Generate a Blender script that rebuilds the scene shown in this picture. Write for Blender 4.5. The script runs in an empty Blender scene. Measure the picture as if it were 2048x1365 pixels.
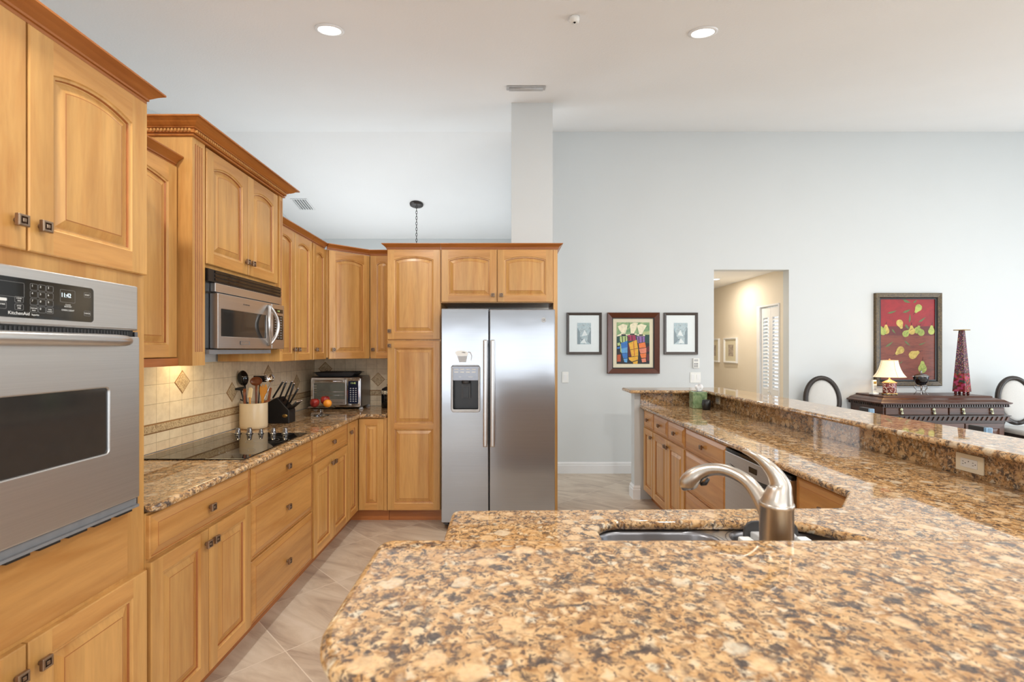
import bpy, math, random
from mathutils import Vector, Matrix
random.seed(7)
PI = math.pi
sc = bpy.context.scene
COL = sc.collection

# ------------------------------------------------------------------ camera
H = 1.45
FPX, CX, CY = 980.0, 1012.0, 700.0
cam_d = bpy.data.cameras.new('camera')
cam = bpy.data.objects.new('camera', cam_d)
COL.objects.link(cam)
cam.location = (0, 0, H)
cam.rotation_euler = (PI / 2, 0, 0)
cam_d.sensor_fit = 'HORIZONTAL'
cam_d.sensor_width = 36.0
cam_d.lens = 36.0 * FPX / 2048.0
cam_d.shift_x = (1024.0 - CX) / 2048.0
cam_d.shift_y = (CY - 682.5) / 2048.0
cam_d.clip_start = 0.02
cam_d.dof.use_dof = True
cam_d.dof.focus_distance = 3.4
cam_d.dof.aperture_fstop = 5.0
sc.camera = cam

# ------------------------------------------------------------------ world, exposure
w = bpy.data.worlds.new('world')
sc.world = w
w.use_nodes = True
bg = w.node_tree.nodes['Background']
bg.inputs[0].default_value = (0.75, 0.88, 1.0, 1)
bg.inputs[1].default_value = 2.0
sc.view_settings.view_transform = 'Standard'
sc.view_settings.look = 'None'
sc.view_settings.gamma = 1.0
sc.view_settings.use_curve_mapping = False
sc.view_settings.exposure = -0.06


def area(name, loc, target, sx, sy, power, col=(1, 1, 1)):
    d = bpy.data.lights.new(name, 'AREA')
    d.shape = 'RECTANGLE'
    d.size, d.size_y = sx, sy
    d.energy = power
    d.color = col
    o = bpy.data.objects.new(name, d)
    COL.objects.link(o)
    o.location = loc
    o.rotation_euler = (Vector(target) - Vector(loc)).to_track_quat('-Z', 'Y').to_euler()
    return o


# daylight entering through the room's windows
area('rear_window_daylight', (1.4, -4.43, 1.12), (1.4, 5, 1.12), 7.6, 1.85, 118, (0.96, 0.98, 1.0))
area('dining_window_daylight', (7.93, 2.2, 1.3), (0, 2.2, 1.3), 5.0, 2.1, 130, (0.90, 0.96, 1.0))
area('nook_window_daylight', (-1.5, 8.54, 1.5), (-1.5, 0, 1.5), 2.8, 1.5, 34, (1.0, 0.98, 0.95))
area('nook_side_window_daylight', (-3.43, 6.6, 1.5), (3, 6.6, 1.7), 2.4, 1.5, 34, (1.0, 0.98, 0.95))


# ------------------------------------------------------------------ materials
def lin(c):
    c = c / 255.0
    return c / 12.92 if c <= 0.04045 else ((c + 0.055) / 1.055) ** 2.4


def rgb(r, g, b):
    return (lin(r), lin(g), lin(b), 1.0)


class NT:
    def __init__(s, name):
        s.m = bpy.data.materials.new(name)
        s.m.use_nodes = True
        s.t = s.m.node_tree
        s.b = s.t.nodes['Principled BSDF']

    def n(s, typ, **kw):
        nd = s.t.nodes.new(typ)
        for k, v in kw.items():
            setattr(nd, k, v)
        return nd

    def l(s, a, b):
        s.t.links.new(a, b)

    def ramp(s, fac, stops, interp='LINEAR'):
        r = s.n('ShaderNodeValToRGB')
        r.color_ramp.interpolation = interp
        e = r.color_ramp.elements
        while len(e) < len(stops):
            e.new(0.5)
        for i, (p, c) in enumerate(stops):
            e[i].position = p
            e[i].color = c if len(c) == 4 else (*c, 1)
        s.l(fac, r.inputs[0])
        return r.outputs[0]

    def coords(s, scale=(1, 1, 1), rot=(0, 0, 0), loc=(0, 0, 0), rnd=False):
        tc = s.n('ShaderNodeTexCoord')
        v = tc.outputs['Object']
        if rnd:
            oi = s.n('ShaderNodeObjectInfo')
            mul = s.n('ShaderNodeVectorMath', operation='SCALE')
            mul.inputs[0].default_value = (7.3, 5.1, 9.7)
            s.l(oi.outputs['Random'], mul.inputs['Scale'])
            ad = s.n('ShaderNodeVectorMath', operation='ADD')
            s.l(v, ad.inputs[0])
            s.l(mul.outputs[0], ad.inputs[1])
            v = ad.outputs[0]
        mp = s.n('ShaderNodeMapping')
        mp.inputs['Scale'].default_value = scale
        mp.inputs['Rotation'].default_value = rot
        mp.inputs['Location'].default_value = loc
        s.l(v, mp.inputs[0])
        return mp.outputs[0]

    def noise(s, vec, scale, detail=3, rough=0.5, dist=0.0):
        nz = s.n('ShaderNodeTexNoise')
        nz.inputs['Scale'].default_value = scale
        nz.inputs['Detail'].default_value = detail
        nz.inputs['Roughness'].default_value = rough
        nz.inputs['Distortion'].default_value = dist
        s.l(vec, nz.inputs['Vector'])
        return nz.outputs['Fac']

    def voro(s, vec, scale, feature='F1', out='Distance', rand=1.0):
        vn = s.n('ShaderNodeTexVoronoi', feature=feature)
        vn.inputs['Scale'].default_value = scale
        vn.inputs['Randomness'].default_value = rand
        s.l(vec, vn.inputs['Vector'])
        return vn.outputs[out]

    def mix(s, fac, a, b, mode='MIX'):
        mx = s.n('ShaderNodeMix', data_type='RGBA', blend_type=mode)
        for val, i in ((fac, 0), (a, 6), (b, 7)):
            if hasattr(val, 'is_linked'):
                s.l(val, mx.inputs[i])
            elif i == 0:
                mx.inputs[0].default_value = val
            else:
                mx.inputs[i].default_value = val
        return mx.outputs[2]

    def bump(s, h, strength=0.2, dist=0.002):
        b = s.n('ShaderNodeBump')
        b.inputs['Strength'].default_value = strength
        b.inputs['Distance'].default_value = dist
        s.l(h, b.inputs['Height'])
        s.l(b.outputs[0], s.b.inputs['Normal'])

    def set(s, **kw):
        for k, v in kw.items():
            s.b.inputs[k.replace('_', ' ')].default_value = v
        return s.m

    def col(s, c):
        s.l(c, s.b.inputs['Base Color'])


def plain(name, c, rough=0.5, metal=0.0, var=0.06, nscale=30.0, **kw):
    """simple surface: its colour with a faint procedural unevenness"""
    t = NT(name)
    v = t.coords(rnd=True)
    n = t.noise(v, nscale, 3)
    lo = tuple(x * (1 - var) for x in c[:3]) + (1,)
    hi = tuple(min(1, x * (1 + var)) for x in c[:3]) + (1,)
    t.col(t.ramp(n, [(0.3, lo), (0.7, hi)]))
    t.set(Roughness=rough, Metallic=metal, **kw)
    return t.m


def wood(name, base, dark, vertical=True, rough=0.32, contrast=1.0, axis=None):
    t = NT(name)
    st = {'z': (9, 9, 0.9), 'x': (0.9, 9, 9), 'y': (9, 0.9, 9)}[axis or ('z' if vertical else 'x')]
    v = t.coords(scale=st, rnd=True)
    n1 = t.noise(v, 1.6, 4, 0.55, 0.6)
    n2 = t.noise(v, 9.0, 5, 0.6, 0.3)
    oi = t.n('ShaderNodeObjectInfo')
    c1 = t.ramp(n1, [(0.30, dark), (0.52, base), (0.75, tuple(min(1, x * 1.12) for x in base[:3]) + (1,))])
    c2 = t.ramp(n2, [(0.25, (0.80, 0.76, 0.70, 1)), (0.6, (1, 1, 1, 1))])
    c = t.mix(0.55 * contrast, c1, c2, 'MULTIPLY')
    tone = t.ramp(oi.outputs['Random'], [(0, (0.90, 0.88, 0.86, 1)), (1, (1.0, 1.0, 1.0, 1))])
    c = t.mix(1.0, c, tone, 'MULTIPLY')
    # boards glued edge to edge: broad tonal bands along the grain
    bd = {'z': (1, 1, .03), 'x': (.03, 1, 1), 'y': (1, .03, 1)}[axis or ('z' if vertical else 'x')]
    band = t.ramp(t.noise(t.coords(scale=bd, rnd=True), 13.0, 1, 0.4), [(0.38, (0.87, 0.84, 0.80, 1)), (0.46, (0.97, 0.96, 0.95, 1)), (0.56, (1.05, 1.04, 1.03, 1))])
    c = t.mix(0.8, c, band, 'MULTIPLY')
    t.col(c)
    t.set(Roughness=rough)
    t.b.inputs['Coat Weight'].default_value = 0.15
    t.b.inputs['Coat Roughness'].default_value = 0.2
    t.bump(n2, 0.05, 0.001)
    return t.m


M = {}
MAPLE = rgb(213, 164, 97)
MAPLE_D = rgb(198, 142, 76)
M['wood_v'] = wood('maple_vertical_grain', MAPLE, MAPLE_D, True)
M['wood_h'] = wood('maple_horizontal_grain', rgb(209, 155, 89), rgb(192, 134, 68), False)
M['glaze'] = plain('maple_dark_glaze', rgb(168, 104, 54), 0.4)
M['crown'] = wood('maple_crown_stain', rgb(186, 118, 56), rgb(160, 94, 40), False)
M['kick'] = wood('maple_kick_board', rgb(190, 120, 66), rgb(168, 100, 50), False)
M['mahog'] = wood('dark_mahogany', rgb(86, 50, 32), rgb(56, 32, 21), False, 0.36)
M['mahog_d'] = wood('dark_mahogany_moulding', rgb(52, 32, 22), rgb(36, 22, 16), False, 0.3)


def granite(name):
    t = NT(name)
    v0 = t.coords()

    def warp(v, scale, amt, detail=2):
        nz = t.n('ShaderNodeTexNoise')
        nz.inputs['Scale'].default_value = scale
        nz.inputs['Detail'].default_value = detail
        t.l(v, nz.inputs['Vector'])
        sub = t.n('ShaderNodeVectorMath', operation='SUBTRACT')
        t.l(nz.outputs['Color'], sub.inputs[0])
        sub.inputs[1].default_value = (0.5, 0.5, 0.5)
        scl = t.n('ShaderNodeVectorMath', operation='SCALE')
        t.l(sub.outputs[0], scl.inputs[0])
        scl.inputs['Scale'].default_value = amt
        add = t.n('ShaderNodeVectorMath', operation='ADD')
        t.l(v, add.inputs[0])
        t.l(scl.outputs[0], add.inputs[1])
        return add.outputs[0]

    def sep(c, k):
        s = t.n('ShaderNodeSeparateColor')
        t.l(c, s.inputs[0])
        return s.outputs[k]
    v = warp(v0, 40, 0.030, 4)
    # golden ground, cloudy
    c = t.ramp(t.noise(v0, 40, 5, 0.62), [(0.34, rgb(142, 102, 62)), (0.46, rgb(188, 144, 94)), (0.60, rgb(210, 172, 124))])
    # medium feldspar grains, pale peach, soft-edged
    g = t.voro(v, 46, 'F1', 'Color')
    gd = t.voro(v, 46, 'DISTANCE_TO_EDGE', 'Distance')
    gcol = t.ramp(sep(g, 0), [(0.0, rgb(186, 142, 92)), (0.35, rgb(208, 170, 120)), (0.7, rgb(218, 187, 146)), (0.95, rgb(208, 194, 168))])
    c = t.mix(t.ramp(gd, [(0.05, (0, 0, 0, 1)), (0.28, (1, 1, 1, 1))]), c, gcol)
    # brown seams between grains, stronger in patches
    patch = t.ramp(t.noise(v0, 14, 3, 0.6), [(0.38, (0.15, 0.15, 0.15, 1)), (0.62, (1, 1, 1, 1))])
    seam = t.ramp(gd, [(0.0, (0.6, 0.6, 0.6, 1)), (0.08, (0, 0, 0, 1))])
    c = t.mix(t.mix(1.0, seam, patch, 'MULTIPLY'), c, rgb(112, 76, 50))
    # dark mica clumps
    cl = t.ramp(t.noise(v0, 47, 6, 0.68, 0.5), [(0.488, (0, 0, 0, 1)), (0.565, (1, 1, 1, 1))])
    cm = t.ramp(t.noise(v0, 15, 4, 0.65), [(0.40, (0.12, 0.12, 0.12, 1)), (0.54, (0.95, 0.95, 0.95, 1))])
    dk = t.ramp(t.noise(v0, 130, 2), [(0.4, rgb(56, 50, 50)), (0.6, rgb(92, 78, 70))])
    dmask = t.mix(1.0, cl, cm, 'MULTIPLY')
    c = t.mix(dmask, c, dk)
    fl = t.ramp(sep(t.voro(v, 210, 'F1', 'Color'), 1), [(0.13, (0.85, 0.85, 0.85, 1)), (0.18, (0, 0, 0, 1))])
    c = t.mix(fl, c, rgb(92, 72, 60))
    # scattered large pale crystals
    vb = warp(v0, 22, 0.030, 2)
    b = t.voro(vb, 17, 'F1', 'Color')
    bsel = t.ramp(sep(b, 2), [(0.54, (0, 0, 0, 1)), (0.56, (1, 1, 1, 1))])
    bd = t.ramp(t.voro(vb, 17, 'F1', 'Distance'), [(0.32, (1, 1, 1, 1)), (0.42, (0, 0, 0, 1))])
    bcol = t.ramp(sep(b, 0), [(0, rgb(220, 186, 140)), (0.6, rgb(226, 196, 156)), (0.9, rgb(210, 200, 178))])
    c = t.mix(t.mix(1.0, t.mix(1.0, bsel, bd, 'MULTIPLY'), (0.78, 0.78, 0.78, 1), 'MULTIPLY'), c, t.mix(t.ramp(t.noise(v0, 120, 3), [(0.4, (0, 0, 0, 1)), (0.7, (0.45, 0.45, 0.45, 1))]), bcol, rgb(206, 156, 100)))
    t.col(c)
    t.set(Roughness=0.035)
    t.b.inputs['IOR'].default_value = 1.6
    return t.m


M['granite'] = granite('speckled_gold_granite')


def brushed(name, c, rough=0.28, axis='x', bumpy=0.06, wavy=0.0):
    t = NT(name)
    v = t.coords(scale={'x': (2, 300, 300), 'z': (300, 300, 2)}[axis])
    n = t.noise(v, 1.0, 3)
    t.col(t.ramp(n, [(0.3, tuple(x * 0.92 for x in c[:3]) + (1,)), (0.7, c)]))
    t.set(Metallic=0.72 if wavy else 1.0, Roughness=rough)
    if wavy:
        v2 = t.coords(scale=(1.2, 1, 2.2))
        n2 = t.noise(v2, 2.4, 1)
        b2 = t.n('ShaderNodeBump')
        b2.inputs['Strength'].default_value = wavy
        b2.inputs['Distance'].default_value = 0.02
        t.l(n2, b2.inputs['Height'])
        t.l(b2.outputs[0], t.b.inputs['Normal'])
    else:
        t.bump(n, bumpy, 0.0005)
    return t.m


M['steel'] = brushed('brushed_stainless', rgb(214, 213, 212), 0.34)
M['steel_f'] = brushed('fridge_stainless', rgb(164, 166, 170), 0.16, 'x', wavy=0.06)
M['steel_d'] = brushed('grey_stainless', rgb(140, 141, 146), 0.34)
M['nickel'] = brushed('brushed_nickel', rgb(212, 203, 192), 0.30, 'z')
M['chrome'] = plain('chrome', rgb(225, 225, 228), 0.08, 1.0, 0.02)
M['chrome_d'] = plain('dark_chrome', rgb(138, 138, 142), 0.10, 1.0, 0.05)
M['pewter'] = plain('pewter_knob', rgb(150, 128, 108), 0.32, 0.9, 0.1)
M['pewter_d'] = plain('pewter_knob_recess', rgb(96, 72, 58), 0.4, 0.8, 0.1)
M['gold'] = plain('aged_brass', rgb(176, 148, 92), 0.3, 0.9, 0.1)
M['blk'] = plain('black_plastic', rgb(28, 28, 29), 0.35)
M['blk_gl'] = plain('black_gloss', rgb(18, 18, 19), 0.05)
M['glass_dark'] = plain('dark_oven_glass', rgb(52, 50, 48), 0.06, 0.0, 0.04)
M['glass_ceran'] = plain('black_ceramic_glass', rgb(20, 19, 19), 0.035, 0.0, 0.04)
M['gry_d'] = plain('dark_grey', rgb(62, 62, 64), 0.45)
M['gry'] = plain('mid_grey', rgb(128, 129, 132), 0.5)
M['gry_l'] = plain('light_grey', rgb(188, 189, 190), 0.45)
M['white'] = plain('white_plastic', rgb(236, 236, 232), 0.4, var=0.02)
M['ivory'] = plain('ivory_plastic', rgb(238, 228, 202), 0.35, var=0.02)
M['trimw'] = plain('white_trim_paint', rgb(238, 239, 240), 0.4, var=0.015, nscale=6)
M['cream'] = plain('cream_glaze', rgb(226, 206, 172), 0.25, var=0.05, nscale=9)
M['ink'] = plain('white_lettering', rgb(226, 226, 222), 0.5, var=0.02)
M['ink_g'] = plain('grey_lettering', rgb(132, 132, 132), 0.5, var=0.02)
M['ink_d'] = plain('dark_lettering', rgb(58, 56, 56), 0.5, var=0.02)
M['fabric'] = plain('pale_grey_upholstery', rgb(206, 205, 202), 0.9, var=0.05, nscale=200)
M['espresso'] = plain('espresso_wood', rgb(44, 36, 32), 0.35)
M['leather'] = plain('dark_leather', rgb(44, 38, 36), 0.45)
M['sky_glint'] = plain('painted_sky_glint', rgb(150, 182, 210), 0.3, 0.6)  # pale blue put in as colour for reflected sky


def emis(name, c, s):
    t = NT(name)
    t.set(Roughness=0.5)
    t.b.inputs['Base Color'].default_value = c
    t.b.inputs['Emission Color'].default_value = c
    t.b.inputs['Emission Strength'].default_value = s
    return t.m


M['lamp_on'] = emis('lit_lamp_lens', (1, 0.98, 0.94, 1), 9.0)
M['lcd'] = emis('lit_display_digits', (0.75, 0.92, 1, 1), 0.9)
M['lcd_g'] = emis('lit_green_digits', (0.5, 0.62, 0.2, 1), 0.8)


def wallpaint(name, c, bumps=0.12, scale=160.0):
    t = NT(name)
    v = t.coords()
    n = t.noise(v, 2.0, 2)
    t.col(t.ramp(n, [(0.3, tuple(x * 0.985 for x in c[:3]) + (1,)), (0.7, c)]))
    t.set(Roughness=0.75)
    t.bump(t.noise(v, scale, 3, 0.6), bumps, 0.003)
    return t.m


M['wall'] = wallpaint('pale_grey_wall_paint', rgb(213, 217, 218))
M['ceil'] = wallpaint('white_ceiling_texture', rgb(243, 244, 245), 0.35, 75.0)
M['hallp'] = wallpaint('warm_beige_wall_paint', rgb(234, 224, 206))


def floor_mat():
    t = NT('diagonal_travertine_tile')
    # 50 cm tiles laid at 45 degrees, a tile corner at (-1.06, 3.06)
    v = t.coords(loc=(0, 0, 0))
    sub = t.n('ShaderNodeVectorMath', operation='SUBTRACT')
    t.l(v, sub.inputs[0])
    sub.inputs[1].default_value = (-1.06, 3.06, 0)
    rot = t.n('ShaderNodeMapping')
    rot.inputs['Rotation'].default_value = (0, 0, PI / 4)
    t.l(sub.outputs[0], rot.inputs[0])
    br = t.n('ShaderNodeTexBrick')
    br.offset = 0.0
    br.inputs['Scale'].default_value = 1.0
    br.inputs['Mortar Size'].default_value = 0.0028
    br.inputs['Mortar Smooth'].default_value = 0.2
    br.inputs['Brick Width'].default_value = 0.4985
    br.inputs['Row Height'].default_value = 0.4985
    br.inputs['Color1'].default_value = (0, 0, 0, 1)
    br.inputs['Color2'].default_value = (1, 1, 1, 1)
    br.inputs['Mortar'].default_value = (0.5, 0.5, 0.5, 1)
    t.l(rot.outputs[0], br.inputs['Vector'])
    vs = t.coords(scale=(1, 1, 1), rot=(0, 0, 0.5))
    st = t.n('ShaderNodeMapping')
    st.inputs['Scale'].default_value = (1.3, 4.5, 1)
    t.l(vs, st.inputs[0])
    off = t.n('ShaderNodeVectorMath', operation='ADD')
    t.l(st.outputs[0], off.inputs[0])
    bs = t.n('ShaderNodeVectorMath', operation='SCALE')
    t.l(br.outputs['Color'], bs.inputs[0])
    bs.inputs['Scale'].default_value = 6.0
    t.l(bs.outputs[0], off.inputs[1])
    n = t.noise(off.outputs[0], 1.7, 6, 0.62, 0.8)
    c = t.ramp(n, [(0.28, rgb(166, 146, 130)), (0.45, rgb(196, 178, 158)), (0.58, rgb(210, 194, 174)), (0.75, rgb(220, 206, 190))])
    c = t.mix(br.outputs['Fac'], c, rgb(222, 208, 190))
    t.col(c)
    t.set(Roughness=0.33)
    t.bump(t.noise(v, 60, 3), 0.04, 0.002)
    return t.m


M['floor'] = floor_mat()


def tile_mat(name, along, o1, z0):
    """10 cm tumbled wall tile; along = world axis running along the wall"""
    t = NT(name)
    v = t.coords()
    sp = t.n('ShaderNodeSeparateXYZ')
    t.l(v, sp.inputs[0])
    cb = t.n('ShaderNodeCombineXYZ')
    a = t.n('ShaderNodeMath', operation='SUBTRACT')
    t.l(sp.outputs[along], a.inputs[0])
    a.inputs[1].default_value = o1
    b = t.n('ShaderNodeMath', operation='SUBTRACT')
    t.l(sp.outputs[2], b.inputs[0])
    b.inputs[1].default_value = z0
    t.l(a.outputs[0], cb.inputs[0])
    t.l(b.outputs[0], cb.inputs[1])
    br = t.n('ShaderNodeTexBrick')
    br.offset = 0.0
    br.inputs['Scale'].default_value = 1.0
    br.inputs['Mortar Size'].default_value = 0.0016
    br.inputs['Mortar Smooth'].default_value = 0.3
    br.inputs['Brick Width'].default_value = 0.1015
    br.inputs['Row Height'].default_value = 0.1015
    br.inputs['Color1'].default_value = rgb(238, 220, 188)
    br.inputs['Color2'].default_value = rgb(228, 208, 176)
    br.inputs['Mortar'].default_value = rgb(186, 166, 132)
    t.l(cb.outputs[0], br.inputs['Vector'])
    n = t.ramp(t.noise(v, 24, 5, 0.6), [(0.3, (0.84, 0.81, 0.77, 1)), (0.6, (1, 1, 1, 1))])
    t.col(t.mix(0.8, br.outputs['Color'], n, 'MULTIPLY'))
    t.set(Roughness=0.4)
    t.bump(br.outputs['Fac'], -0.5, 0.002)
    return t.m


M['tile_left'] = tile_mat('tumbled_wall_tile', 1, 2.574, 1.064)
M['tile_back'] = tile_mat('tumbled_wall_tile_return', 0, -1.845, 1.064)


def carved(name, scale):
    t = NT(name)
    v = t.coords()
    a = t.voro(v, scale, 'SMOOTH_F1', 'Distance')
    wv = t.noise(v, scale * 1.1, 2, 0.5, 2.5)
    c = t.ramp(wv, [(0.42, rgb(126, 90, 52)), (0.50, rgb(206, 182, 142))])
    t.col(t.mix(0.25, c, t.ramp(a, [(0.1, rgb(120, 84, 50)), (0.3, rgb(214, 192, 154))])))
    t.set(Roughness=0.4)
    t.bump(wv, 0.4, 0.003)
    return t.m


M['carve'] = carved('carved_accent_tile', 75)
M['carve_ln'] = plain('accent_tile_edge', rgb(150, 112, 72), 0.4)


def blotch(name, cols, scale, rough=0.3, feature='F1'):
    t = NT(name)
    v = t.coords()
    s = t.n('ShaderNodeSeparateColor')
    t.l(t.voro(v, scale, feature, 'Color'), s.inputs[0])
    k = len(cols)
    t.col(t.ramp(s.outputs[0], [(i / k, c) for i, c in enumerate(cols)], 'CONSTANT'))
    t.set(Roughness=rough)
    return t.m


# ------------------------------------------------------------------ mesh helpers
class MB:
    def __init__(s):
        s.v, s.f, s.m, s.sm = [], [], [], []

    def add(s, verts, faces, mi=0, smooth=False):
        b = len(s.v)
        s.v += [tuple(p) for p in verts]
        for i, f in enumerate(faces):
            s.f.append([b + k for k in f])
            s.m.append(mi[i] if isinstance(mi, list) else mi)
            s.sm.append(smooth)
        return s

    def box(s, x0, y0, z0, x1, y1, z1, mi=0):
        v = [(x, y, z) for z in (z0, z1) for y in (y0, y1) for x in (x0, x1)]
        return s.add(v, [(0, 2, 3, 1), (4, 5, 7, 6), (0, 1, 5, 4), (1, 3, 7, 5), (3, 2, 6, 7), (2, 0, 4, 6)], mi)

    def prism(s, poly, z0, z1, mi=0, f=lambda x, y, z: (x, y, z), smooth=False, side_mi=None):
        n = len(poly)
        v = [f(x, y, z0) for x, y in poly] + [f(x, y, z1) for x, y in poly]
        s.add(v, [list(range(n))[::-1], list(range(n, 2 * n))], mi)
        b = len(s.v) - 2 * n
        for i in range(n):
            j = (i + 1) % n
            s.f.append([b + i, b + j, b + n + j, b + n + i])
            s.m.append((side_mi[i] if isinstance(side_mi, list) else side_mi) if side_mi is not None else mi)
            s.sm.append(smooth)
        return s

    def loft(s, rings, mi=0, smooth=True, cap=True, closed=True):
        n = len(rings[0])
        b = len(s.v)
        for r in rings:
            s.v += [tuple(p) for p in r]
        for k in range(len(rings) - 1):
            for i in range(n if closed else n - 1):
                j = (i + 1) % n
                s.f.append([b + k * n + i, b + k * n + j, b + (k + 1) * n + j, b + (k + 1) * n + i])
                s.m.append(mi[k] if isinstance(mi, list) else mi)
                s.sm.append(smooth)
        if cap:
            s.f.append([b + i for i in range(n)][::-1])
            s.f.append([b + (len(rings) - 1) * n + i for i in range(n)])
            s.m += [mi[0] if isinstance(mi, list) else mi, mi[-1] if isinstance(mi, list) else mi]
            s.sm += [False, False]
        return s

    def lathe(s, prof, n=24, c=(0, 0, 0), mi=0, sx=1.0, sy=1.0, cap=True, smooth=True, phase=0.0):
        rings = []
        for r, z in prof:
            rings.append([(c[0] + sx * r * math.cos(2 * PI * i / n + phase), c[1] + sy * r * math.sin(2 * PI * i / n + phase), c[2] + z) for i in range(n)])
        return s.loft(rings, mi, smooth, cap)

    def tube(s, path, rad, n=12, mi=0, squash=None, up=(0, 0, 1), sub=1):
        P = [Vector(p) for p in path]
        R = list(rad) if isinstance(rad, (list, tuple)) else [rad] * len(P)
        if sub > 1:
            Q = list(squash) if isinstance(squash, list) else [squash or 1.0] * len(P)
            D = [(*p, r, q) for p, r, q in zip(P, R, Q)]
            E = []
            for i in range(len(D) - 1):
                a, b, c, d = D[max(i - 1, 0)], D[i], D[i + 1], D[min(i + 2, len(D) - 1)]
                for k in range(sub):
                    t = k / sub
                    E.append([.5 * (2 * q + (r_ - p_) * t + (2 * p_ - 5 * q + 4 * r_ - s_) * t * t + (3 * q - p_ - 3 * r_ + s_) * t ** 3) for p_, q, r_, s_ in zip(a, b, c, d)])
            E.append(list(D[-1]))
            P, R, squash = [Vector(e[:3]) for e in E], [max(.0005, e[3]) for e in E], [e[4] for e in E]
        rings = []
        prev = None
        for i, p in enumerate(P):
            d = (P[min(i + 1, len(P) - 1)] - P[max(i - 1, 0)]).normalized()
            if prev is None:
                a = Vector(up) if abs(d.dot(Vector(up))) < 0.95 else Vector((1, 0, 0))
                x = d.cross(a).normalized()
            else:
                x = (prev - d * prev.dot(d)).normalized()
            prev = x
            y = d.cross(x).normalized()
            q = (squash[i] if isinstance(squash, list) else squash) if squash else 1.0
            rings.append([p + x * R[i] * math.cos(2 * PI * k / n) + y * R[i] * q * math.sin(2 * PI * k / n) for k in range(n)])
        return s.loft(rings, mi, True, True)

    def sphere(s, c, r, n=16, m=10, mi=0, sq=(1, 1, 1)):
        prof = [(max(1e-4, math.sin(PI * i / m)) , -math.cos(PI * i / m)) for i in range(m + 1)]
        rings = [[(c[0] + sq[0] * r * a * math.cos(2 * PI * k / n), c[1] + sq[1] * r * a * math.sin(2 * PI * k / n), c[2] + sq[2] * r * z) for k in range(n)] for a, z in prof]
        return s.loft(rings, mi, True, True)

    def mesh(s, me, mat4=Matrix.Identity(4), mi=0, smooth=False):
        s.add([mat4 @ v.co for v in me.vertices], [list(p.vertices) for p in me.polygons], mi, smooth)
        return s

    def xf(s, m4, start=0):
        for i in range(start, len(s.v)):
            s.v[i] = tuple(m4 @ Vector(s.v[i]))
        return s

    def build(s, name, mats, parent=None, bevel=0.0, seg=2, loc=None, rotz=0.0, fix=True, angle=30):
        me = bpy.data.meshes.new(name)
        me.from_pydata(s.v, [], s.f)
        for m in (mats if isinstance(mats, (list, tuple)) else [mats]):
            me.materials.append(m)
        for p, mi, sm in zip(me.polygons, s.m, s.sm):
            p.material_index = mi
            p.use_smooth = sm
        me.update()
        if fix:
            import bmesh
            b = bmesh.new()
            b.from_mesh(me)
            bmesh.ops.recalc_face_normals(b, faces=b.faces)
            b.to_mesh(me)
            b.free()
        o = bpy.data.objects.new(name, me)
        COL.objects.link(o)
        if parent is not None:
            o.parent = parent
        if loc is not None:
            o.location = loc
            o.rotation_euler = (0, 0, rotz)
        if bevel:
            bv = o.modifiers.new('edge', 'BEVEL')
            bv.width = bevel
            bv.segments = seg
            bv.limit_method = 'ANGLE'
            bv.angle_limit = math.radians(angle)
        return o


def tag(o, label, cat, group=None):
    o['label'] = label
    o['category'] = cat
    if group:
        o['group'] = group
    return o


def thing(name, label, cat, loc=(0, 0, 0), rotz=0.0, group=None):
    o = bpy.data.objects.new(name, None)
    COL.objects.link(o)
    o.empty_display_size = 0.1
    o.location = loc
    o.rotation_euler = (0, 0, rotz)
    return tag(o, label, cat, group)


def struct(mb, name, mats, **kw):
    o = mb.build(name, mats, **kw)
    o['kind'] = 'structure'
    return o


def copy_tree(o, parent=None):
    c = o.copy()
    COL.objects.link(c)
    if parent is not None:
        c.parent = parent
    for ch in list(o.children):
        copy_tree(ch, c)
    return c


def curve_mesh(outlines, thick, bev, res=3):
    """closed outlines (first = border, others = holes) filled, with rounded edges; z from 0 to thick"""
    cu = bpy.data.curves.new('outline', 'CURVE')
    cu.dimensions = '2D'
    cu.fill_mode = 'BOTH'
    cu.extrude = max(1e-5, thick / 2 - bev)
    cu.bevel_depth = bev
    cu.bevel_resolution = res
    cu.offset = -bev
    for ol in outlines:
        sp = cu.splines.new('POLY')
        sp.points.add(len(ol) - 1)
        for p, (x, y) in zip(sp.points, ol):
            p.co = (x, y, 0, 1)
        sp.use_cyclic_u = True
    o = bpy.data.objects.new('outline', cu)
    COL.objects.link(o)
    dg = bpy.context.evaluated_depsgraph_get()
    me = bpy.data.meshes.new_from_object(o.evaluated_get(dg))
    bpy.data.objects.remove(o)
    bpy.data.curves.remove(cu)
    for v in me.vertices:
        v.co.z += thick / 2
    return me


def text_mesh(body, size):
    cu = bpy.data.curves.new('lettering', 'FONT')
    cu.body = body
    cu.size = size
    cu.align_x = 'CENTER'
    cu.align_y = 'CENTER'
    cu.extrude = 0.0002
    o = bpy.data.objects.new('lettering', cu)
    COL.objects.link(o)
    dg = bpy.context.evaluated_depsgraph_get()
    me = bpy.data.meshes.new_from_object(o.evaluated_get(dg))
    bpy.data.objects.remove(o)
    bpy.data.curves.remove(cu)
    return me


def text_on(mb, body, size, x, y, z, mi=0, stretch=1.0):
    """lettering standing upright on a face that looks to -y (x right, z up)"""
    m = Matrix.Translation((x, y, z)) @ Matrix.Rotation(PI / 2, 4, 'X') @ Matrix.Diagonal((stretch, 1, 1, 1))
    mb.mesh(text_mesh(body, size), m, mi)


def arc(cx, cy, r, a0, a1, n=8):
    return [(cx + r * math.cos(a0 + (a1 - a0) * i / n), cy + r * math.sin(a0 + (a1 - a0) * i / n)) for i in range(n + 1)]


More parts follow.
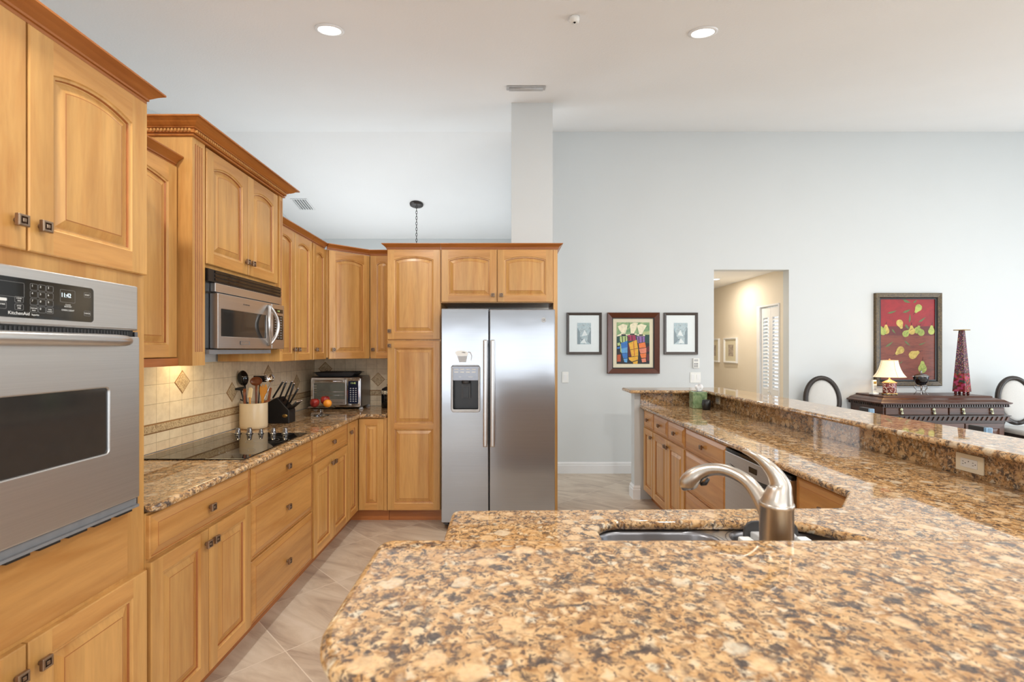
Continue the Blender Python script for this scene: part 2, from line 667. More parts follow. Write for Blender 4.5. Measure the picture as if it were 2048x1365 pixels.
def rrect(x0, y0, x1, y1, r, n=6):
    return (arc(x1 - r, y0 + r, r, -PI / 2, 0, n) + arc(x1 - r, y1 - r, r, 0, PI / 2, n)
            + arc(x0 + r, y1 - r, r, PI / 2, PI, n) + arc(x0 + r, y0 + r, r, PI, 1.5 * PI, n))


def ring_loft(mb, loops, mi, smooth=False):
    mb.loft(loops, mi, smooth, cap=False)


def plate(mb, outline, y0, y1, mi=0, bev=0.0, holes=()):
    """flat plate standing in the x-z plane, from y0 (front) to y1 (back)"""
    me = curve_mesh([outline, *holes], y1 - y0, bev if bev else 1e-5, 2 if bev else 0)
    m = Matrix(((1, 0, 0, 0), (0, 0, 1, y0), (0, 1, 0, 0), (0, 0, 0, 1)))
    mb.mesh(me, m, mi)
# ------------------------------------------------------------------ room shell
SL = 0.2126
RIDGE_Y, RIDGE_Z = 5.75, 4.01


def ceil_z(y):
    return RIDGE_Z - SL * abs(max(y, 0.0) - RIDGE_Y)


WL, WR, WF, WB = -3.5, 8.0, 8.61, -4.5     # room extents
mb = MB()
mb.box(WL - .1, WB - .1, -0.12, WR + .1, WF + .1, 0.0)
struct(mb, 'floor', M['floor'])

mb = MB()
prof = [(WB - .1, ceil_z(0)), (0, ceil_z(0)), (RIDGE_Y, RIDGE_Z), (WF + .1, ceil_z(WF + .1))]
poly = prof + [(y, z + .12) for y, z in reversed(prof)]
mb.prism(poly, WL - .1, WR + .1, 0, lambda a, b, c: (c, a, b))
struct(mb, 'ceiling', M['ceil'])


def win_wall(name, x0, x1, zt, ya, yb, wx0, wx1, wz0, wz1, f):
    """wall in local (u along, v thickness, z) with one window opening"""
    m = MB()
    for a, b, c, d in ((x0, wx0, 0, zt), (wx1, x1, 0, zt), (wx0, wx1, 0, wz0), (wx0, wx1, wz1, zt)):
        if b - a > 1e-4 and d - c > 1e-4:
            s = len(m.v)
            m.box(a, ya, c, b, yb, d)
            m.v[s:] = [f(*p) for p in m.v[s:]]
    return struct(m, name, M['wall'])


idn = lambda x, y, z: (x, y, z)
swp = lambda x, y, z: (y, x, z)
win_wall('wall_rear', WL, WR, ceil_z(0), WB - .1, WB, -2.4, 5.2, 0.12, 2.10, idn)
win_wall('wall_far', WL, 2.3, ceil_z(WF), WF, WF + .1, -2.9, -0.1, 0.75, 2.3, idn)


def gable(name, x0, x1, y0, y1, hole=None):
    m = MB()

    def top(a, b):
        ys = sorted({a, b, *[q for q in (0.0, RIDGE_Y) if a < q < b]})
        return [(y, ceil_z(y)) for y in ys]
    segs = [(y0, y1, 0, None)] if not hole else [(y0, hole[0], 0, None), (hole[1], y1, 0, None), (hole[0], hole[1], 0, hole[2]), (hole[0], hole[1], hole[3], None)]
    for a, b, c, d in segs:
        tp = [(a, d), (b, d)] if d is not None else top(a, b)
        pl = [(a, c), (b, c)] + tp[::-1]
        m.prism(pl, x0, x1, 0, lambda p, q, r: (r, p, q))
    return struct(m, name, M['wall'])


gable('wall_left', WL - .1, WL, WB, WF, (5.4, 7.8, 0.75, 2.3))
gable('wall_right', WR, WR + .1, WB, 5.75, (-0.3, 4.7, 0.25, 2.35))


def mullions(name, u0, u1, z0, z1, v, n, f):
    m = MB()
    t = .035
    for (a, b, c, d) in ((u0, u1, z0, z0 + .06), (u0, u1, z1 - .06, z1)):
        m.box(a, v - t, c, b, v, d)
    for i in range(n + 1):
        u = u0 + (u1 - u0) * i / n
        u = min(max(u, u0 + .04), u1 - .04)
        m.box(u - .04, v - t, z0 + .06, u + .04, v, z1 - .06)
    m.v = [f(*p) for p in m.v]
    struct(m, name, M['trimw'])


mullions('window_1', -2.4, 5.2, 0.12, 2.10, WB + .17, 5, idn)
mullions('window_2', -0.3, 4.7, 0.25, 2.35, WR - .13, 4, swp)
mullions('window_3', -2.9, -0.1, 0.75, 2.3, WF - .13, 2, idn)
mullions('window_4', 5.4, 7.8, 0.75, 2.3, WL + .17, 2, swp)

# long wall with the hall opening
OX0, OX1, OZ = 2.44, 3.32, 2.39
mb = MB()
for a_, b_, c_ in ((0.30, OX0, 0), (OX1, WR, 0), (OX0, OX1, OZ)):
    mb.prism([(5.75, c_), (5.87, c_), (5.87, ceil_z(5.87)), (5.75, RIDGE_Z)], a_, b_, 0, lambda p, q, r: (r, p, q))
struct(mb, 'wall_back', M['wall'])
mb = MB()
mb.box(0.30, 5.87, 0, 0.42, WF, ceil_z(WF))
struct(mb, 'wall_nook', M['wall'])
# hall behind the opening
mb = MB()
mb.box(OX1, 5.87, 0, OX1 + .1, 5.95, 2.42)
mb.box(OX1, 6.40, 0, OX1 + .1, 8.6, 2.42)
mb.box(OX1, 5.95, 2.00, OX1 + .1, 6.40, 2.42)
struct(mb, 'wall_hall_right', M['hallp'])
mb = MB()
mb.box(OX0 - .12, 5.87, 0, OX0 - .02, 8.6, 2.42)
struct(mb, 'wall_hall_left', M['hallp'])
mb = MB()
mb.box(OX0 - .12, 8.6, 0, OX1 + .1, 8.7, 2.42)
struct(mb, 'wall_hall_end', M['hallp'])
mb = MB()
mb.box(OX0 - .12, 5.87, 2.42, OX1 + .1, 8.7, 2.5)
struct(mb, 'ceiling_hall', M['ceil'])

# low partition walls behind the cabinets, and the square column
mb = MB()
mb.box(-1.96, 0.70, 0, -1.846, 4.82, 2.27)
struct(mb, 'wall_kitchen_left', M['wall'])
mb = MB()
mb.box(-1.844, 4.702, 0, 0.435, 4.82, 2.27)
struct(mb, 'wall_kitchen_back', M['wall'])
mb = MB()
pl = [(4.585, 2.272), (4.80, 2.272), (4.80, ceil_z(4.80)), (4.585, ceil_z(4.585))]
mb.prism(pl, 0.051, 0.437, 0, lambda a, b, c: (c, a, b))
struct(mb, 'wall_column', M['wall'])

# half wall carrying the raised bar (U shape) and its baseboard
BX = 1.972
mb = MB()
mb.prism([(-0.20, 0.72), (2.10, 0.72), (2.10, 4.87), (1.245, 4.87), (1.245, 4.752), (BX + .002, 4.752), (BX + .002, 0.955), (-0.20, 0.955)], 0, 1.036)
struct(mb, 'wall_bar', M['wall'])


def base_profile(mb, path, h=0.135, t=0.016, side=1):
    """stepped baseboard swept along a plan path; side=+1 puts it to the right of the path"""
    prof = [(0, 0), (t, 0), (t, h * .70), (t * .72, h * .74), (t * .72, h * .88), (t * .3, h * .96), (t * .3, h), (0, h)]
    sweep(mb, path, prof, side)


def sweep(mb, path, prof, side=1, mi=0, smooth=False, mis=None):
    n = len(path)
    rings = []
    for i, p in enumerate(path):
        ns = []
        for a, b in ((i - 1, i), (i, i + 1)):
            if a < 0 or b >= n:
                continue
            dx, dy = path[b][0] - path[a][0], path[b][1] - path[a][1]
            l = math.hypot(dx, dy)
            ns.append((dy / l * side, -dx / l * side))
        if len(ns) == 1:
            nx, ny = ns[0]
        else:
            nx, ny = ns[0][0] + ns[1][0], ns[0][1] + ns[1][1]
            k = nx * ns[0][0] + ny * ns[0][1]
            nx, ny = nx / k, ny / k
        rings.append([(p[0] + nx * o, p[1] + ny * o, z) for o, z in prof])
    m = len(prof)
    b = len(mb.v)
    for r in rings:
        mb.v += r
    for k in range(n - 1):
        for i in range(m):
            j = (i + 1) % m
            mb.f.append([b + k * m + i, b + k * m + j, b + (k + 1) * m + j, b + (k + 1) * m + i])
            mb.m.append(mis[i] if mis else mi)
            mb.sm.append(smooth)
    mb.f.append([b + i for i in range(m)])
    mb.f.append([b + (n - 1) * m + i for i in range(m)])
    mb.m += [mi, mi]
    mb.sm += [False, False]


mb = MB()
base_profile(mb, [(0.44, 5.749), (OX0, 5.749)], side=1)
struct(mb, 'baseboard_back', M['trimw'])
mb = MB()
base_profile(mb, [(OX1, 5.749), (WR, 5.749)], side=1)
struct(mb, 'baseboard_dining', M['trimw'])
mb = MB()
base_profile(mb, [(1.300, 4.751), (1.244, 4.751), (1.244, 4.871), (2.101, 4.871), (2.101, 0.719), (-0.201, 0.719)], side=-1)
struct(mb, 'baseboard_bar', M['trimw'])

# tiled backsplash on both kitchen walls, carved border and diamond accents
Z0 = 0.915


def backsplash(name, u0, u1, ztop, f, tile, dia, skip=None):
    m = MB()

    def bx(a, b, c, d, v0, v1, mi):
        s = len(m.v)
        m.box(a, v0, c, b, v1, d, mi)
        m.v[s:] = [f(*p) for p in m.v[s:]]
    bx(u0, u1, Z0, 1.012, 0, .008, 0)
    bx(u0, u1, 1.012, 1.064, 0, .0085, 2)
    bx(u0, u1, 1.019, 1.057, .0085, .011, 1)
    bx(u0, u1, 1.064, ztop, 0, .008, 0)
    for (u, z) in dia:
        for h, d0, d1, mi in ((.067, .0, .0092, 2), (.060, .0092, .0105, 1)):
            m.prism([(u - h, z), (u, z - h), (u + h, z), (u, z + h)], d0, d1, mi, lambda a, b, c: f(a, c, b))
    return struct(m, name, [tile, M['carve'], M['carve_ln']])


backsplash('trim_1', 1.70, 4.70, 1.374, lambda u, v, z: (-1.845 + v, u, z), M['tile_left'],
           [(2.78, 1.2675), (3.284, 1.166), (3.785, 1.2675), (4.30, 1.166)])
backsplash('trim_2', -1.834, -0.99, 1.374, lambda u, v, z: (u, 4.701 - v, z), M['tile_back'],
           [(-1.73, 1.2675), (-1.225, 1.166)])

# ------------------------------------------------------------------ cabinet joinery (local frame: x along the front, -y toward the viewer, z up)
WOODS = [M['wood_v'], M['wood_h'], M['glaze']]
T = 0.020


def knob(parent, x, z, y=-T, size=0.030):
    """square knob with a raised rim and a smaller square set inside"""
    k = MB()
    h = size / 2
    k.lathe([(.007, 0), (.006, .010)], 12, (0, 0, 0), 0)
    st = len(k.v)
    loops = []
    for q, d in ((h * .80, .010), (h, .013), (h, .022), (h * .90, .024), (h * .60, .024), (h * .52, .019)):
        loops.append([(-q, -q, d), (q, -q, d), (q, q, d), (-q, q, d)])
    k.loft(loops, [0, 0, 0, 0, 1], False, True)
    k.loft([[(-q, -q, d), (q, -q, d), (q, q, d), (-q, q, d)] for q, d in ((h * .34, .019), (h * .34, .0235), (h * .28, .0245))], 0, False, True)
    k.xf(Matrix.Translation((x, y, z)) @ Matrix.Rotation(PI / 2, 4, 'X'))
    return k.build('knob', [M['pewter'], M['pewter_d']], parent, bevel=0.0008, seg=1)


def opening(x0, x1, z0, z1, d, rise, n=14):
    a = (x1 - x0) / 2 - d
    cx = (x0 + x1) / 2
    pts = [(cx - a, z0 + d), (cx + a, z0 + d)]
    if rise:
        A = (x1 - x0) / 2
        rs = min(rise, A * .55)
        R = (A * A + rs * rs) / (2 * rs)
        cz = z1 - R
        r = R - d
        zs = cz + math.sqrt(max(r * r - a * a, 0))
        th = math.asin(min(1, a / r))
        pts += [(cx + r * math.sin(th * (1 - 2 * i / n)), cz + r * math.cos(th * (1 - 2 * i / n))) for i in range(n + 1)]
    else:
        pts += [(cx + a - 2 * a * i / n, z1 - d) for i in range(n + 1)]
    return pts


def frame_door(parent, x0, x1, z0, z1, arch=False, knob_at=None, rails=None, stile=.056, y=0.0, rail_t=None, name='door'):
    """raised-panel door: frame, moulded lip, dark glazed groove, bevelled centre panel"""
    m = MB()
    b = .003
    yf = y - T
    stile = min(stile, (x1 - x0) * .28)
    n = 14
    m.add([(x0, y, z0), (x1, y, z0), (x1, y, z1), (x0, y, z1)], [(0, 1, 2, 3)])
    m.loft([[(x0, y, z0), (x1, y, z0), (x1, y, z1), (x0, y, z1)],
            [(x0, yf + b, z0), (x1, yf + b, z0), (x1, yf + b, z1), (x0, yf + b, z1)],
            [(x0 + b, yf, z0 + b), (x1 - b, yf, z0 + b), (x1 - b, yf, z1 - b), (x0 + b, yf, z1 - b)]], [0, 0], False, False)
    X0, X1, Z0_, Z1_ = x0 + b, x1 - b, z0 + b, z1 - b
    ox0, ox1 = x0 + stile, x1 - stile
    bot = z0 + (rail_t or stile)
    top = z1 - (rail_t or stile)
    cuts = [bot] + [q for r in (rails or []) for q in (r - .022, r + .022)] + [top]
    # stiles and rails as flat faces
    m.add([(X0, yf, Z0_), (ox0, yf, Z0_), (ox0, yf, Z1_), (X0, yf, Z1_)], [(0, 1, 2, 3)], 0)
    m.add([(ox1, yf, Z0_), (X1, yf, Z0_), (X1, yf, Z1_), (ox1, yf, Z1_)], [(0, 1, 2, 3)], 0)
    m.add([(ox0, yf, Z0_), (ox1, yf, Z0_), (ox1, yf, bot), (ox0, yf, bot)], [(0, 1, 2, 3)], 1)
    for r in (rails or []):
        m.add([(ox0, yf, r - .022), (ox1, yf, r - .022), (ox1, yf, r + .022), (ox0, yf, r + .022)], [(0, 1, 2, 3)], 1)
    for k in range(0, len(cuts), 2):
        lo, hi = cuts[k], cuts[k + 1]
        last = k + 2 >= len(cuts)
        rise = .028 if (arch and last) else 0
        a = (ox1 - ox0) / 2
        s = min(1.0, a * .80 / .045)
        # inset, depth behind the frame face, material of the band leading to it
        spec = [(0, 0, 2), (.0035 * s, .004, 0), (.010 * s, .005, 0), (.0125 * s, .012, 2), (.0160 * s, .0125, 0),
                (.040 * s, .0035, 0), (.0425 * s, .003, 2)]
        loops = [[(px, yf + dp, pz) for px, pz in opening(ox0, ox1, lo, hi, d, rise, n)] for d, dp, _ in spec]
        m.loft(loops, [q[2] for q in spec[1:]], False, False)
        m.add(loops[-1], [list(range(len(loops[-1])))], 0)
        if last:
            tp = loops[0][2:]
            m.add(tp + [(px, yf, Z1_) for px, _, _ in tp], [(i, i + 1, n + 2 + i, n + 1 + i) for i in range(n)], 1)
    o = m.build(name, WOODS, parent)
    if knob_at:
        knob(o, knob_at[0], knob_at[1], yf)
    return o


def slab_drawer(parent, x0, x1, z0, z1, knob_on=True, y=0.0):
    """drawer front with a wide bevelled border and raised field"""
    m = MB()
    yf = y - T

    def lp(d, yy):
        return [(x0 + d, yy, z0 + d), (x1 - d, yy, z0 + d), (x1 - d, yy, z1 - d), (x0 + d, yy, z1 - d)]
    s = min(1.0, (z1 - z0) / 2 * .62 / .034, (x1 - x0) / 2 * .62 / .034)
    L = [lp(0, y), lp(0, yf + .009), lp(.003, yf + .006), lp(.007 * s, yf + .006), lp(.0085 * s, yf + .0085), lp(.033 * s, yf + .001), lp(.035 * s, yf)]
    m.loft(L, [1, 1, 1, 2, 1, 2], False, False)
    m.add(L[0] + L[-1], [(3, 2, 1, 0), (4, 5, 6, 7)], 1)
    o = m.build('drawer', [M['wood_v'], M['wood_h'], M['glaze']], parent)
    if knob_on:
        knob(o, (x0 + x1) / 2, (z0 + z1) / 2, yf)
    return o


def body_box(m, x0, x1, y0, y1, z0, z1, mi=0):
    m.box(x0, y0, z0, x1, y1, z1, mi)


def crown_moulding(parent, path, z, h=.046, p=.042, side=1, dentil=False, close=None):
    m = MB()
    if not dentil:
        prof = [(0, 0), (.006, 0), (.006, h * .18), (.011, h * .22), (.011, h * .36), (p * .40, h * .48), (p * .62, h * .66), (p * .92, h * .84), (p, h * .88), (p, h), (0, h)]
        mis = [0, 1, 0, 1, 0, 0, 0, 0, 0, 0, 0]
        prof = [(o, z + q) for o, q in prof]
        sweep(m, path, prof, side, mis=mis)
    else:
        # bead, dentil band, fillet, cove
        prof = [(0, 0), (.010, 0), (.012, .004), (.012, .008), (.006, .009), (.006, .014), (.016, .016), (.016, .036), (.026, .038), (.026, .042),
                (.036, .046), (.050, .056), (.066, .074), (p, .080), (p, h), (-.02, h), (-.02, 0)]
        prof = [(o, z + q * h / .088) for o, q in prof]
        sweep(m, path, prof, side, mis=[0, 0, 0, 1, 1, 0, 0, 1, 0, 0, 0, 0, 0, 0, 0, 0, 0])
        for (ax, ay), (bx, by) in zip(path, path[1:]):
            dx, dy = bx - ax, by - ay
            l = math.hypot(dx, dy)
            ux, uy, nx, ny = dx / l, dy / l, dy / l * side, -dx / l * side
            k = int((l + .02) / .0155)
            for i in range(k):
                q = -.008 + (i + .5) * (l + .016) / k
                c = (ax + ux * q, ay + uy * q)
                pl = [(c[0] + ux * s * .0042 + nx * o, c[1] + uy * s * .0042 + ny * o) for s, o in ((-1, .016), (1, .016), (1, .024), (-1, .024))]
                m.prism(pl, z + .020 * h / .088, z + .034 * h / .088, 2)
    return m.build('crown_moulding', [M['crown'], M['glaze'], M['wood_h']], parent)


RZ_L, RZ_R = PI / 2, -PI / 2

# tall oven cabinet: root at its front near corner, x runs to the far end
TW = 0.86
oven_cab = thing('oven_cabinet', 'tall maple cabinet that houses the steel wall oven', 'cabinet', (-1.249, 0.83, 0), RZ_L)
m = MB()
D = .592
m.box(0, .07, 0, TW, D, .11, 2)                                   # recessed kick
m.box(0, 0, .11, TW, D, .928)
m.box(0, 0, .928, .055, D, 1.66)
m.box(TW - .055, 0, .928, TW, D, 1.66)
m.box(0, 0, 1.66, TW, D, 2.303)
m.box(.055, D - .02, .928, TW - .055, D, 1.66)
m.build('body', [M['wood_v'], M['wood_h'], M['kick']], oven_cab)
m = MB()
m.box(.075, -.002, .705, TW - .075, -.0002, .926)
m.build('filler_panel', M['wood_h'], oven_cab)
frame_door(oven_cab, .012, TW / 2 - .003, 1.705, 2.292, True, (TW / 2 - .032, 1.775), stile=.068)
frame_door(oven_cab, TW / 2 + .003, TW - .010, 1.705, 2.292, True, (TW / 2 + .032, 1.775), stile=.068)
frame_door(oven_cab, .012, TW / 2 - .003, .118, .695, False, (TW / 2 - .032, .625), stile=.064)
frame_door(oven_cab, TW / 2 + .003, TW - .010, .118, .695, False, (TW / 2 + .032, .625), stile=.064)
crown_moulding(oven_cab, [(0, 0), (TW, 0), (TW, .20)], 2.300, .050, .046)

# wall oven
ov = thing('wall_oven', 'stainless built-in wall oven with black keypad display', 'oven', (-1.249, 0.83, 0), RZ_L)
OXa, OXb = .060, TW - .080
m = MB()
m.box(OXa, .002, .935, OXb, .50, 1.653)
m.build('oven_box', M['gry_d'], ov)
m = MB()
m.box(OXa - .004, -.038, 1.512, OXb + .004, -.001, 1.658)
m.build('control_panel', M['steel'], ov, bevel=.006, seg=3)
m = MB()
plate(m, rrect(.10, 1.530, .606, 1.629, .010), -.0405, -.036)
dp = m.build('display_glass', M['blk_gl'], ov)
# keypad outlines and lettering
m = MB()


def outline_box(m, x0, z0, x1, z1, y, t=.0006, mi=0):
    plate(m, rrect(x0, z0, x1, z1, .003, 3), y - .0003, y, mi, 0, [rrect(x0 + t, z0 + t, x1 - t, z1 - t, .0025, 3)])


yk = -.0406
KX = .414
for r in range(4):
    for c in range(3):
        x = KX + c * .0220
        z = 1.619 - r * .0190
        k_ = MB()
        outline_box(k_, x, z - .0165, x + .020, z, yk, mi=1)
        ch = ['123', '456', '789', '*0#'][r][c]
        if r < 3 or c == 1:
            text_on(k_, ch, .0075, x + .006, yk, z - .006)
        k_.build('keypad_key', [M['ink'], M['ink_g']], dp)


def lettering(body, size, x, y, z, stretch=1.0):
    lm = MB()
    text_on(lm, body, size, x, y, z, 0, stretch)
    lm.build('lettering', M['ink'], dp)


for (cx_, cz_, s) in ((KX + .010, 1.556, 'CUSTOM'), (KX + .010, 1.5505, 'BAKE'), (KX + .054, 1.556, 'TIMER'), (KX + .054, 1.5505, 'CLOCK')):
    lettering(s, .0042, cx_, yk, cz_)
for z, s1, s2 in ((1.5745, 'COOK', 'TIME'), (1.5560, 'STOP', 'TIME')):
    lettering(s1, .0045, KX - .028, yk, z + .003)
    lettering(s2, .0045, KX - .028, yk, z - .003)
bar_m = MB()
plate(bar_m, rrect(KX - .16, 1.5685, KX - .058, 1.5755, .002, 3), yk - .0003, yk, 0)
bar_m.build('legend_bar', M['ink'], dp)
for i, s in enumerate(('BROIL', 'OTHER')):
    lettering(s, .0050, KX - .094 + i * .024, yk, 1.560)
lettering('KitchenAid', .0115, KX - .028, yk, 1.5405, stretch=1.05)
lettering('Superba', .0062, KX + .014, yk, 1.5395)
lettering('CLOCK', .0048, KX + .108, yk, 1.5735)
lettering('SET/START', .0048, KX + .108, yk, 1.5685)
lettering('OVEN | LIGHT', .0062, KX + .108, yk, 1.5585)
for z, s in ((1.6075, 'START'), (1.5545, 'CANCEL')):
    lettering(s, .0054, KX + .170, yk, z)
for bx_ in ((KX - .155, 1.580, KX - .015, 1.617), (KX - .039, 1.5670, KX - .017, 1.5820), (KX - .039, 1.5485, KX - .017, 1.5635), (KX - .105, 1.549, KX - .083, 1.566),
            (KX - .081, 1.549, KX - .059, 1.566), (KX + .084, 1.580, KX + .130, 1.6145), (KX + .159, 1.6005, KX + .181, 1.6145), (KX + .159, 1.5475, KX + .181, 1.5615)):
    m = MB()
    outline_box(m, *bx_, yk)
    m.build('button_outline', M['ink_g'], dp)
m = MB()
text_on(m, '11:42', .0165, KX + .102, yk, 1.5990, stretch=.85)
m.build('clock_digits', M['lcd'], dp)
m = MB()
m.box(OXa + .004, -.026, 1.494, OXb - .004, -.002, 1.512)
for i in range(60):
    x = OXa + .02 + i * (OXb - OXa - .04) / 60
    m.box(x, -.0275, 1.497, x + .004, -.026, 1.509, 1)
m.build('vent_slot', [M['blk'], M['gry_d']], ov)
m = MB()
plate(m, rrect(OXa, .968, OXb, 1.492, .006), -.046, -.002, 0, .004, [rrect(OXa + .095, 1.137, OXb - .125, 1.335, .012)])
dr = m.build('oven_door', M['steel'], ov)
m = MB()
plate(m, rrect(OXa + .093, 1.135, OXb - .123, 1.337, .012), -.040, -.020)
m.build('window', M['glass_dark'], dr)
m = MB()
zs = 1.478
xs = [OXa + .018, OXa + .022, OXa + .045, OXa + .09, .4, OXb - .13, OXb - .085, OXb - .062, OXb - .056]
ys = [-.044, -.054, -.064, -.070, -.072, -.070, -.064, -.054, -.044]
rr = [.010, .014, .0165, .018, .018, .018, .0165, .014, .010]
m.tube([(x, y, zs) for x, y in zip(xs, ys)], rr, 16)
m.build('handle', M['steel'], dr)
m = MB()
m.box(OXa, -.034, .936, OXb, -.002, .964)
m.box(OXa, -.044, .936, OXb, -.034, .944)
for i in range(8):
    x = OXa + .04 + i * .085
    m.box(x, -.040, .928, x + .060, -.006, .936, 1)
m.build('bottom_trim', [M['gry'], M['blk']], ov)
m = MB()
m.box(OXb - .001, -.030, .936, OXb + .012, -.002, 1.508)
m.build('side_trim', M['steel_d'], ov)


# upper cabinets on the left wall
def upper(label, y0, y1, doors, z0=1.370, z1=2.289, face=-1.50, rail=0.0, crown=True, cpath=None, stile=.056):
    t = thing('upper_cabinet', label, 'cabinet', (face - T, y0, 0), RZ_L)
    w_ = y1 - y0
    d = (face - T) + 1.835
    m = MB()
    m.box(0, 0, z0 + .012, w_, d, z1)
    m.build('body', WOODS, t)
    for (a, b, kx, kz) in doors:
        frame_door(t, a - y0, b - y0, z0, z1 - .004, True, (kx - y0, kz) if kx else None, stile=stile)
    if crown:
        crown_moulding(t, cpath or [(0, 0), (w_, 0)], z1)
    return t


u1 = upper('maple wall cabinet between oven tower and microwave', 1.693, 2.247, [(1.70, 2.235, None, 0)], z0=1.415, z1=2.289)
m = MB()
m.box(0, -.018, 1.376, .553, .30, 1.412)
m.build('light_rail', M['kick'], u1)
upper('maple wall cabinet with two arched doors right of the microwave', 3.166, 3.808,
      [(3.185, 3.484, 3.455, 1.452), (3.492, 3.790, 3.525, 1.452)], stile=.05, z0=1.372)
upper('single narrow maple wall cabinet beside the corner cabinet', 3.811, 4.093,
      [(3.822, 4.086, 3.855, 1.452)], stile=.05, z0=1.372)

# deep cabinet over the microwave with fluted stiles and dentil crown
mc = thing('microwave_cabinet', 'maple cabinet with fluted stiles and dentil crown above the microwave', 'cabinet', (-1.460, 2.25, 0), RZ_L)
W = .91
m = MB()
m.box(.094, 0, 1.850, W - .058, .372, 2.430)
m.box(0, 0, 1.376, .094, .372, 2.430)
m.box(W - .045, 0, 1.376, W, .372, 2.430)
m.box(W - .058, .002, 1.850, W - .045, .372, 2.430)
m.build('body', WOODS, mc)
for xa, xb in ((0, .094), (W - .045, W)):
    m = MB()
    pts = [(xa, 0)]
    mis = [0]
    k = 4 if xb - xa > .06 else 2
    pts.append((xa, -T))
    mis.append(0)
    pad = .016 if k == 4 else .010
    step = (xb - xa - 2 * pad) / k
    for i in range(k):
        c = xa + pad + (i + .5) * step
        pts += [(c - step * .30, -T), (c, -T + .006), (c + step * .30, -T)]
        mis += [2, 2, 0]
    pts.append((xb, -T))
    mis.append(0)
    pts.append((xb, 0))
    mis.append(0)
    m.prism(pts, 1.440, 2.405, 0, side_mi=mis)
    m.box(xa, -T, 1.376, xb, 0, 1.440)
    m.box(xa, -T, 2.405, xb, 0, 2.430)
    m.build('fluted_stile', WOODS, mc)
frame_door(mc, .108, .486, 1.866, 2.424, True, (.486 - .026, 1.935))
frame_door(mc, .491, .842, 1.866, 2.424, True, (.491 + .026, 1.935))
crown_moulding(mc, [(0, .36), (0, -T), (W, -T), (W, .36)], 2.4305, .072, .078, dentil=True)

# diagonal corner cabinet
A, B, C_ = (-1.500, 4.098), (-1.218, 4.380), None
cu = thing('corner_upper_cabinet', 'maple wall cabinet set diagonally across the corner', 'cabinet', (A[0], A[1], 0), PI / 4)
L = math.hypot(B[0] - A[0], B[1] - A[1])
m = MB()
R45 = Matrix.Rotation(-PI / 4, 4, 'Z')


def loc45(x, y):
    v = R45 @ Vector((x - A[0], y - A[1], 0))
    return (v.x, v.y)


pl = [loc45(*p) for p in ((-1.500, 4.098), (-1.218, 4.380), (-1.218, 4.688), (-1.832, 4.688), (-1.832, 4.098))]
m.prism(pl, 1.384, 2.289)
m.build('body', WOODS, cu)
frame_door(cu, .012, L - .012, 1.372, 2.285, True, (.046, 1.452))
crown_moulding(cu, [(-.002, -T * .3), (L + .002, -T * .3)], 2.289)

# narrow wall cabinet on the back wall
nb = thing('upper_cabinet', 'slim maple wall cabinet between corner cabinet and pantry', 'cabinet', (-1.214, 4.372, 0))
m = MB()
m.box(0, 0, 1.384, .218, .316, 2.289)
m.build('body', WOODS, nb)
frame_door(nb, .010, .214, 1.372, 2.285, True, (.036, 1.452), stile=.05)
crown_moulding(nb, [(0, 0), (.218, 0)], 2.289)

# pantry
YF = 4.10
pn = thing('pantry_cabinet', 'tall maple pantry cabinet left of the refrigerator', 'cabinet', (-.992, YF, 0))
m = MB()
m.box(0, .07, 0, .447, .47, .105, 2)
m.box(0, 0, .105, .447, .47, 2.289)
m.build('body', [M['wood_v'], M['wood_h'], M['kick']], pn)
frame_door(pn, .004, .443, 1.537, 2.285, True, (.024, 1.606))
frame_door(pn, .004, .443, .112, 1.523, False, (.024, 1.485), rails=[.812])
crown_moulding(pn, [(0, .222), (0, 0), (.447, 0)], 2.289)

# cabinet above the refrigerator with its end panel to the floor
fc = thing('over_fridge_cabinet', 'maple cabinet over the refrigerator with full-height end panel', 'cabinet', (-.543, YF, 0))
m = MB()
m.box(0, 0, 1.842, .938, .47, 2.289)
m.build('body', WOODS, fc)
m = MB()
m.box(.940, -.001, 0, .974, .47, 2.289)
m.build('end_panel', WOODS, fc)
frame_door(fc, .006, .466, 1.848, 2.285, True, (.434, 1.905))
frame_door(fc, .472, .932, 1.848, 2.285, True, (.504, 1.905))
crown_moulding(fc, [(0, 0), (.974, 0), (.974, .43)], 2.289)


# base cabinets, left run
def base_unit(label, y0, y1, cat='cabinet', name='base_cabinet', rot=RZ_L, org=None, d=.585):
    t = thing(name, label, cat, org or (-1.249, y0, 0), rot)
    w_ = y1 - y0
    m = MB()
    m.box(0, .07, 0, w_, d, .105, 2)
    m.box(0, 0, .105, w_, d, .882)
    m.build('body', [M['wood_v'], M['wood_h'], M['kick']], t)
    return t, w_


b1, w_ = base_unit('maple base cabinet next to the oven tower', 1.693, 2.368)
slab_drawer(b1, .006, w_ - .004, .722, .874)
frame_door(b1, .006, w_ / 2 - .002, .112, .710, False, (w_ / 2 - .026, .655))
frame_door(b1, w_ / 2 + .002, w_ - .004, .112, .710, False, (w_ / 2 + .026, .655))
b2, w_ = base_unit('maple three-drawer base cabinet under the cooktop', 2.370, 3.130, 'drawers', 'drawer_cabinet')
slab_drawer(b2, .006, w_ - .006, .722, .874)
slab_drawer(b2, .006, w_ - .006, .428, .710)
slab_drawer(b2, .006, w_ - .006, .112, .416)
b3, w_ = base_unit('maple base cabinet between cooktop drawers and corner', 3.132, 3.822)
slab_drawer(b3, .006, w_ - .006, .722, .874)
frame_door(b3, .006, w_ / 2 - .002, .112, .710, False, (w_ / 2 - .026, .655))
frame_door(b3, w_ / 2 + .002, w_ - .006, .112, .710, False, (w_ / 2 + .026, .655))

